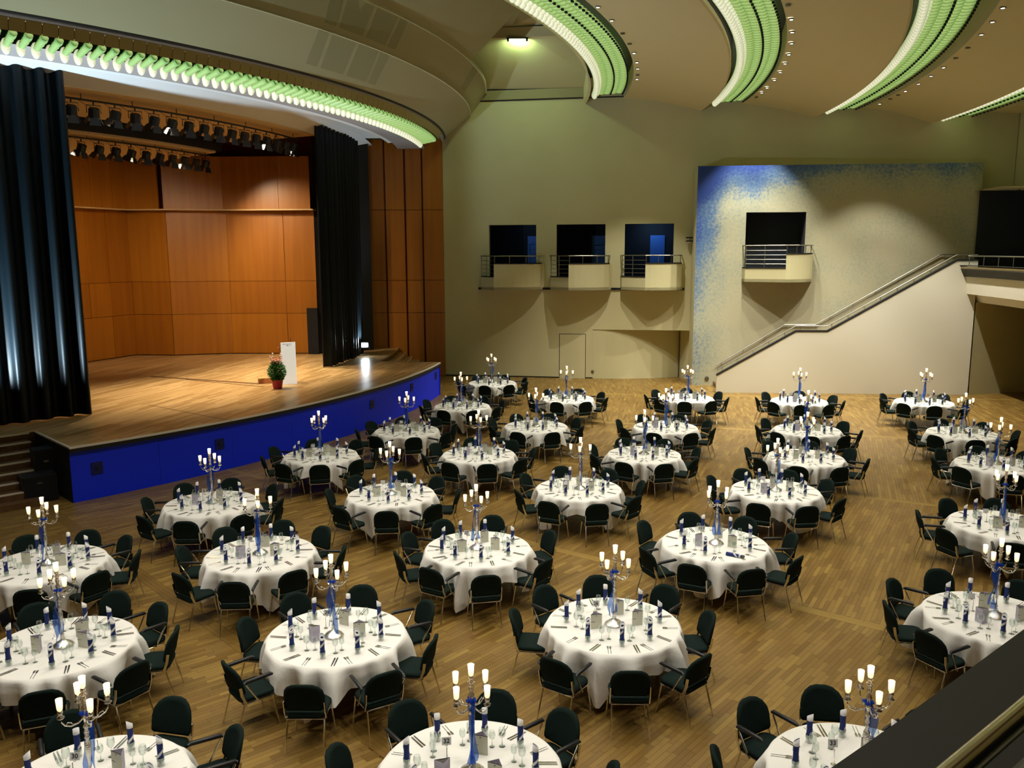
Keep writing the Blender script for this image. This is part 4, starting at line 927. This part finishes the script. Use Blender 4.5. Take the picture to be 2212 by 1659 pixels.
for k in range(5): a = k*1.257; b.ell((.035*math.cos(a), .035*math.sin(a), .735+.012*(k % 2)), .022, .022, .016, M['ribbon'], 6, 4)
bow_me = b.mesh('ribbon_bow', True)
def candelabrum(x, y, rz, label, k):
    o = empty('candelabrum', (x, y, TH), rz); tag(o, label, 'candelabrum', 'silver five-light candelabra, one on each table')
    obj('base', cb_base, o); obj('stem', cb_stem, o)
    def light(par, loc):
        obj('votive_glass', vg_me, par, loc); obj('candle', wx_me, par, loc); obj('flame', fm_me, par, loc)
    for q in range(4):
        a = obj('arm', cb_arm, o, (0, 0, 0), R(90*q)); light(a, (.20, 0, .842))
    t = obj('centre_cup', cup_me, o, (0, 0, .90)); light(t, (0, 0, .085))
    obj('ribbon', rib[k % 8], o, (0, 0, 0), R(k*70)); obj('ribbon', rib[(k*3+1) % 8], o, (0, 0, 0), R(k*110+60)); obj('ribbon_bow', bow_me, o)
    lamp('POINT', 'candle_lamp', (x, y, TH+1.12), 5, (1, .72, .40), size=.03)
    return o
b = MB(); b.lathe([(0, 0), (.018, .0), (.036, .022), (.014, .035), (.026, .06), (.020, .088), (0, .09)], M['silver'], 10); cup_me = b.mesh('centre_cup', True)

# menu cards: three-sided standing card, cream outside, lilac sheet with print inside
def card_meshes():
    out = []; wd, hh = .15, .20
    pts = [(-wd/2, 0), (wd/2, 0), (.0, .085)]
    b = MB(); b.box(-wd/2, wd/2, -.001, .001, 0, hh, M['paper']); b.box(-wd/2+.0, wd/2, -.0015, .002, hh-.004, hh+.001, M['ink'])
    b.box(-wd/2+.0, -wd/2+.055, -.0022, -.001, hh*.48, hh*.50, M['ink']); b.box(-.006, .006, -.0022, -.001, hh*.86, hh*.92, M['ink']); out.append(b.mesh('front_panel'))
    for i, (p, q) in enumerate(((pts[1], pts[2]), (pts[2], pts[0]))):
        b = MB(); d = Vector((q[0]-p[0], q[1]-p[1])); n_ = Vector((d.y, -d.x)).normalized()
        T = Matrix(((d.x/d.length, -n_.x, 0, p[0]), (d.y/d.length, -n_.y, 0, p[1]), (0, 0, 1, 0), (0, 0, 0, 1)))
        b.box(0, d.length, -.001, .001, 0, hh, M['lilac'], T)
        for k in range(7): b.box(.012, d.length-.02, -.0018, -.001, hh*.2+k*.018, hh*.2+k*.018+.003, M['mauve'], T)
        out.append(b.mesh('side_panel'))
    return out
cards = card_meshes()
b = MB(); b.lathe([(0, 0), (.030, 0), (.026, .008), (.006, .014), (.004, .16), (0, .16)], M['silver'], 10); ns_me = b.mesh('card_stand', True)
b = MB(); b.box(-.046, .046, -.001, .001, .155, .232, M['napkinwhite']); b.box(-.012, .012, -.005, .005, .145, .165, M['silver']); nc_me = b.mesh('number_card')
# key: (x, y, [(chair angle, backrest radius)...])
TAB = {
    'a11': (-4.66, 19.86, [(203, 1.34), (242, 1.34), (281, 1.34), (320, 1.34), (9, 1.33), (60, 1.33), (110, 1.33), (161, 1.33)]),
    'b': (-2.91, 22.67, [(147, 1.34), (193, 1.33), (239, 1.34), (284, 1.34), (329, 1.33), (13, 1.33), (58, 1.33), (102, 1.33)]),
    'c': (-0.74, 31.16, [(260, 1.34), (299, 1.34), (338, 1.34), (23, 1.33), (70, 1.33), (118, 1.33), (166, 1.33), (213, 1.33)]),
    'd': (-1.60, 26.35, [(248, 1.34), (288, 1.34), (327, 1.34), (14, 1.33), (61, 1.33), (108, 1.33), (154, 1.33), (201, 1.33)]),
    'e': (1.85, 27.71, [(252, 1.34), (293, 1.34), (339, 1.33), (24, 1.33), (70, 1.33), (115, 1.33), (161, 1.33), (206, 1.33)]),
    'f': (0.67, 23.19, [(26, 1.34), (70, 1.33), (114, 1.33), (159, 1.33), (203, 1.33), (247, 1.34), (288, 1.34), (337, 1.33)]),
    'g': (-0.82, 19.89, [(242, 1.34), (281, 1.34), (320, 1.34), (5, 1.33), (52, 1.33), (100, 1.33), (148, 1.33), (195, 1.33)]),
    'h': (5.86, 27.73, [(178, 1.34), (217, 1.33), (256, 1.34), (295, 1.34), (334, 1.34), (24, 1.33), (78, 1.33), (131, 1.33)]),
    'i': (4.30, 23.01, [(158, 1.34), (203, 1.33), (247, 1.33), (290, 1.34), (330, 1.34), (16, 1.33), (63, 1.33), (110, 1.33)]),
    'j': (3.21, 19.84, [(155, 1.34), (198, 1.33), (241, 1.34), (281, 1.34), (320, 1.34), (8, 1.33), (57, 1.33), (106, 1.33)]),
    'k': (9.43, 27.07, [(176, 1.34), (215, 1.34), (254, 1.34), (293, 1.34), (332, 1.34), (17, 1.33), (72, 1.33), (126, 1.33)]),
    'l': (8.13, 22.58, [(177, 1.34), (216, 1.33), (255, 1.33), (294, 1.34), (333, 1.34), (24, 1.33), (77, 1.33), (130, 1.33)]),
    'm': (7.00, 19.46, [(158, 1.34), (201, 1.33), (244, 1.34), (284, 1.34), (334, 1.34), (20, 1.33), (66, 1.33), (112, 1.33)]),
    'n': (13.40, 26.80, [(179, 1.34), (218, 1.34), (257, 1.34), (303, 1.33), (351, 1.33), (38, 1.33), (85, 1.33), (133, 1.33)]),
    'o': (12.15, 22.10, [(176, 1.34), (214, 1.34), (255, 1.34), (302, 1.33), (350, 1.33), (38, 1.33), (85, 1.33), (132, 1.33)]),
    'q': (-2.47, 16.50, [(46, 1.26), (87, 1.4), (132, 1.38), (180, 1.26), (235, 1.4), (274, 1.4), (313, 1.4), (359, 1.34)]),
    'r': (-0.58, 13.34, [(81, 1.4), (121, 1.33), (160, 1.3), (199, 1.33), (238, 1.3), (277, 1.4), (325, 1.33), (23, 1.33)]),
    's': (1.38, 16.88, [(102, 1.4), (145, 1.34), (200, 1.33), (240, 1.4), (281, 1.4), (320, 1.38), (7, 1.33), (55, 1.33)]),
    't': (1.33, 10.45, [(4, 1.28), (48, 1.33), (93, 1.37), (132, 1.33), (172, 1.31), (233, 1.39), (272, 1.4), (311, 1.4)]),
    'u': (5.42, 16.69, [(17, 1.26), (61, 1.33), (105, 1.33), (149, 1.36), (194, 1.33), (239, 1.4), (278, 1.4), (317, 1.35)]),
    'v': (3.41, 13.53, [(7, 1.36), (52, 1.33), (97, 1.33), (142, 1.36), (202, 1.33), (241, 1.34), (280, 1.4), (321, 1.4)]),
    'w': (-5.95, 15.95, [(92, 1.4), (133, 1.36), (180, 1.26), (232, 1.4), (271, 1.4), (313, 1.4), (357, 1.37), (44, 1.33)]),
    'x': (-4.14, 13.13, [(51, 1.28), (90, 1.35), (134, 1.33), (179, 1.29), (230, 1.4), (270, 1.4), (310, 1.26), (0, 1.33)]),
    'y': (-2.28, 10.16, [(85, 1.33), (127, 1.33), (169, 1.26), (221, 1.4), (266, 1.4), (306, 1.38), (347, 1.28), (36, 1.33)]),
    'K': (-5.69, 9.90, [(50, 1.29), (89, 1.4), (132, 1.33), (184, 1.33), (237, 1.33), (289, 1.33), (332, 1.37), (11, 1.33)]),
    'L': (-7.42, 12.73, [(49, 1.26), (88, 1.26), (132, 1.33), (185, 1.33), (237, 1.33), (290, 1.33), (331, 1.26), (10, 1.33)]),
    'z1': (8.82, 14.46, [(108, 1.26), (161, 1.36), (202, 1.4), (246, 1.33), (291, 1.33), (335, 1.33), (19, 1.33), (64, 1.33)]),
    'z2': (6.47, 10.62, [(92, 1.4), (131, 1.36), (170, 1.33), (209, 1.35), (250, 1.33), (302, 1.33), (354, 1.33), (46, 1.33)]),
    'p': (11.17, 18.76, [(170, 1.34), (209, 1.34), (253, 1.33), (300, 1.33), (346, 1.33), (33, 1.33), (79, 1.33), (126, 1.33)]),
    'T30': (-3.91, 7.05, [(81, 1.37), (126, 1.33), (171, 1.33), (216, 1.33), (261, 1.33), (306, 1.33), (351, 1.33), (36, 1.33)]),
    'T32': (-0.41, 7.29, [(41, 1.26), (80, 1.26), (126, 1.26), (172, 1.33), (218, 1.33), (264, 1.33), (310, 1.33), (356, 1.33)]),
    'T33': (3.30, 7.22, [(86, 1.38), (124, 1.34), (170, 1.33), (216, 1.33), (262, 1.33), (308, 1.33), (354, 1.33), (40, 1.33)]),
}
NUM = {'y': '29', 'T30': '30', 'T32': '32', 'T33': '33', 'r': '27', 't': '26', 'v': '12', 'x': '28', 'w': '22', 'K': '25'}
ROWS = {'stageside row': ['c', 'd', 'b', 'a11', 'w', 'L'], 'second row': ['e', 'f', 'g', 'q', 'x', 'K'], 'middle row': ['h', 'i', 'j', 's', 'r', 'y', 'T30'],
        'fourth row': ['k', 'l', 'm', 'u', 'v', 't', 'T32'], 'gallery row': ['n', 'o', 'p', 'z1', 'z2', 'T33']}
NAME = {}
for rw, ks in ROWS.items():
    for i, k in enumerate(ks): NAME[k] = '%s table from back wall, %s' % (ORD[i], rw)
SIDE = ['camera side', 'camera-stairs side', 'stairs side', 'far-stairs side', 'far side', 'far-stage side', 'stage side', 'camera-stage side']
knives = []; forks = []; glasses = []; rg = random.Random(11); ti = 0
order = sorted(TAB, key=lambda k: TAB[k][1])
for key in order:
    X, Y, CH = TAB[key]; nm = NAME[key]; ti += 1; near_t = Y < 12
    rz = rg.uniform(0, 6.28)
    if key == 'y': rz = R(33)
    t = empty('round_table', (X, Y, 0), rz); tag(t, 'round banquet table under white linen, the %s' % nm, 'table', 'round banquet tables')
    obj('tabletop', top_me, t)
    for a in (45, 135, 225, 315): obj('leg', leg_me, t, (.6*math.cos(R(a)), .6*math.sin(R(a)), 0))
    c = obj('tablecloth', cloths[ti % 4], None, (X, Y, 0), rz); tag(c, 'white linen cloth with hanging corners on %s' % nm, 'tablecloth', 'white square tablecloths')
    candelabrum(X+rg.uniform(-.03, .03), Y+rg.uniform(-.03, .03), rg.uniform(0, 1.57), 'silver candelabrum with five lit candles, on %s' % nm, ti)
    # menu cards and number card
    for k, a in enumerate((205, 335, 75)):
        aa = R(a+rg.uniform(-18, 18)); rr = .27+rg.uniform(0, .05); px, py = X+rr*math.cos(aa), Y+rr*math.sin(aa)
        m = empty('menu_card', (px, py, TH+.001), rg.uniform(-.6, .6)+(PI if (k == 0 and ti % 2) else 0)); tag(m, 'standing menu card, %s of %s' % (('stage side', 'stairs side', 'far side')[k], nm), 'card', 'folded menu cards')
        for q in cards: obj(q.name, q, m)
    aa = R(140+rg.uniform(-10, 10)); nc = empty('table_number', (X+.27*math.cos(aa), Y+.27*math.sin(aa), TH+.001), rg.uniform(-.2, .2)); obj('card_stand', ns_me, nc); cc = obj('number_card', nc_me, nc, (0, .02, 0)); cc.rotation_euler = (R(-10), 0, 0)
    if key in NUM:
        fc = bpy.data.curves.new('number', 'FONT'); fc.body = NUM[key]; fc.size = .062; fc.align_x = 'CENTER'; fc.align_y = 'CENTER'; fc.extrude = .0004; fc.offset = .0012
        ft_ = bpy.data.objects.new('text_source', fc); COL.objects.link(ft_); bpy.context.view_layer.update(); fm_ = bpy.data.meshes.new_from_object(ft_); bpy.data.objects.remove(ft_); fm_.materials.clear(); fm_.materials.append(M['ink'])
        fo = bpy.data.objects.new('number', fm_); COL.objects.link(fo); fo.parent = cc; fo.location = (0, -.0022, .194); fo.rotation_euler = (R(90), 0, 0);
        tag(nc, 'table number card %s on stand, %s' % (NUM[key], nm), 'table number')
    else: tag(nc, 'table number card on stand, %s' % nm, 'table number')
    # chairs, matched to side names in order round the table
    CH = sorted(CH, key=lambda q: (q[0]-247) % 360)
    start = min(range(8), key=lambda i: abs((CH[i][0]-270+180) % 360-180)); CH = CH[start:]+CH[:start]
    for i, (a, rb) in enumerate(CH):
        ar = R(a); sd = SIDE[i]
        rc = rb-.24; cx, cy = X+rc*math.cos(ar), Y+rc*math.sin(ar)
        if in_view(cx, cy, .5, .55):
            arms = 1 if (i+(ti % 2 if not near_t else 0)) % 2 == 1 else 0
            o = place(chair_protos, chair_used, arms, (cx, cy, 0), ar+PI/2+rg.uniform(-.07, .07))
            tag(o, 'dark green %s, %s of %s' % ('armchair' if arms else 'armless chair', sd, nm), 'chair', 'chairs round %s' % nm)
        # place setting
        ap = ar+R(rg.uniform(-2, 2)); cxp, cyp = X+.62*math.cos(ap), Y+.62*math.sin(ap)
        if not in_view(cxp, cyp, .8, .25): continue
        lying = key == 'v' and i == 0
        n1 = obj('napkin', nap_me, None, (cxp, cyp, TH+.002), ap+PI+rg.uniform(-.5, .5)); obj('white_border', napw_me, n1)
        if lying:
            n1.rotation_euler = (R(90), 0, R(55)); n1.location = (cxp-.05, cyp+.08, TH+.029)
            tag(n1, 'rolled blue and white napkin lying flat on its table', 'napkin')
        else:
            tag(n1, 'upright blue napkin, %s of %s' % (sd, nm), 'napkin', 'napkins on %s' % nm)
            tb = obj('tumbler', tum_me, None, (cxp, cyp, TH+.001)); tag(tb, 'napkin tumbler, %s of %s' % (sd, nm), 'tumbler', 'napkin tumblers on %s' % nm)
        dk = math.hypot(cxp, cyp-0)
        def PT(r, da): return (X+r*math.cos(ap+R(da)), Y+r*math.sin(ap+R(da)))
        for q, da in enumerate((12.0, 14.5)): x, y = PT(.74, da); knives.append((dk, x, y, TH+.001, ap+PI/2+.04, sd, nm, q))
        for q, da in enumerate((-12.5, -15.0)): x, y = PT(.74, da); forks.append((dk, x, y, TH+.001, ap+PI/2-.1, sd, nm, q))
        for q, (rr, da) in enumerate(((.50, 14), (.44, 24))): x, y = PT(rr, da); glasses.append((dk, x, y, TH+.001, q, sd, nm))
for L, me, name, adj in ((knives, kn_me, 'table_knife', 'silver knife'), (forks, fk_me, 'table_fork', 'silver fork')):
    L.sort()
    for (dk, x, y, z, a, sd, nm, q) in L[:300]:
        o = obj(name, me, None, (x, y, z), a); tag(o, '%s %s, %s of %s' % (('inner', 'outer')[q], adj, sd, nm), name.split('_')[1], '%ss on %s' % (name.split('_')[1], nm))
    joined(me, [(x, y, z, a) for (dk, x, y, z, a, sd, nm, q) in L[300:]], name.replace('table_', 'distant_')+('s' if name != 'table_knife' else ''), 'silver %s laid on the distant white tables' % ('knives' if 'knife' in name else 'forks'), 'cutlery')
glasses.sort()
for (dk, x, y, z, q, sd, nm) in glasses[:300]:
    o = obj('wine_glass', wg_me[q], None, (x, y, z)); tag(o, '%s wine glass, %s of %s' % (('larger', 'smaller')[q], sd, nm), 'glass', 'wine glasses on %s' % nm)
joined(wg_me[0], [(x, y, z, 0) for (dk, x, y, z, q, sd, nm) in glasses[300:]], 'distant_glasses', 'empty stemmed wine glasses on the distant white tables', 'glasses')
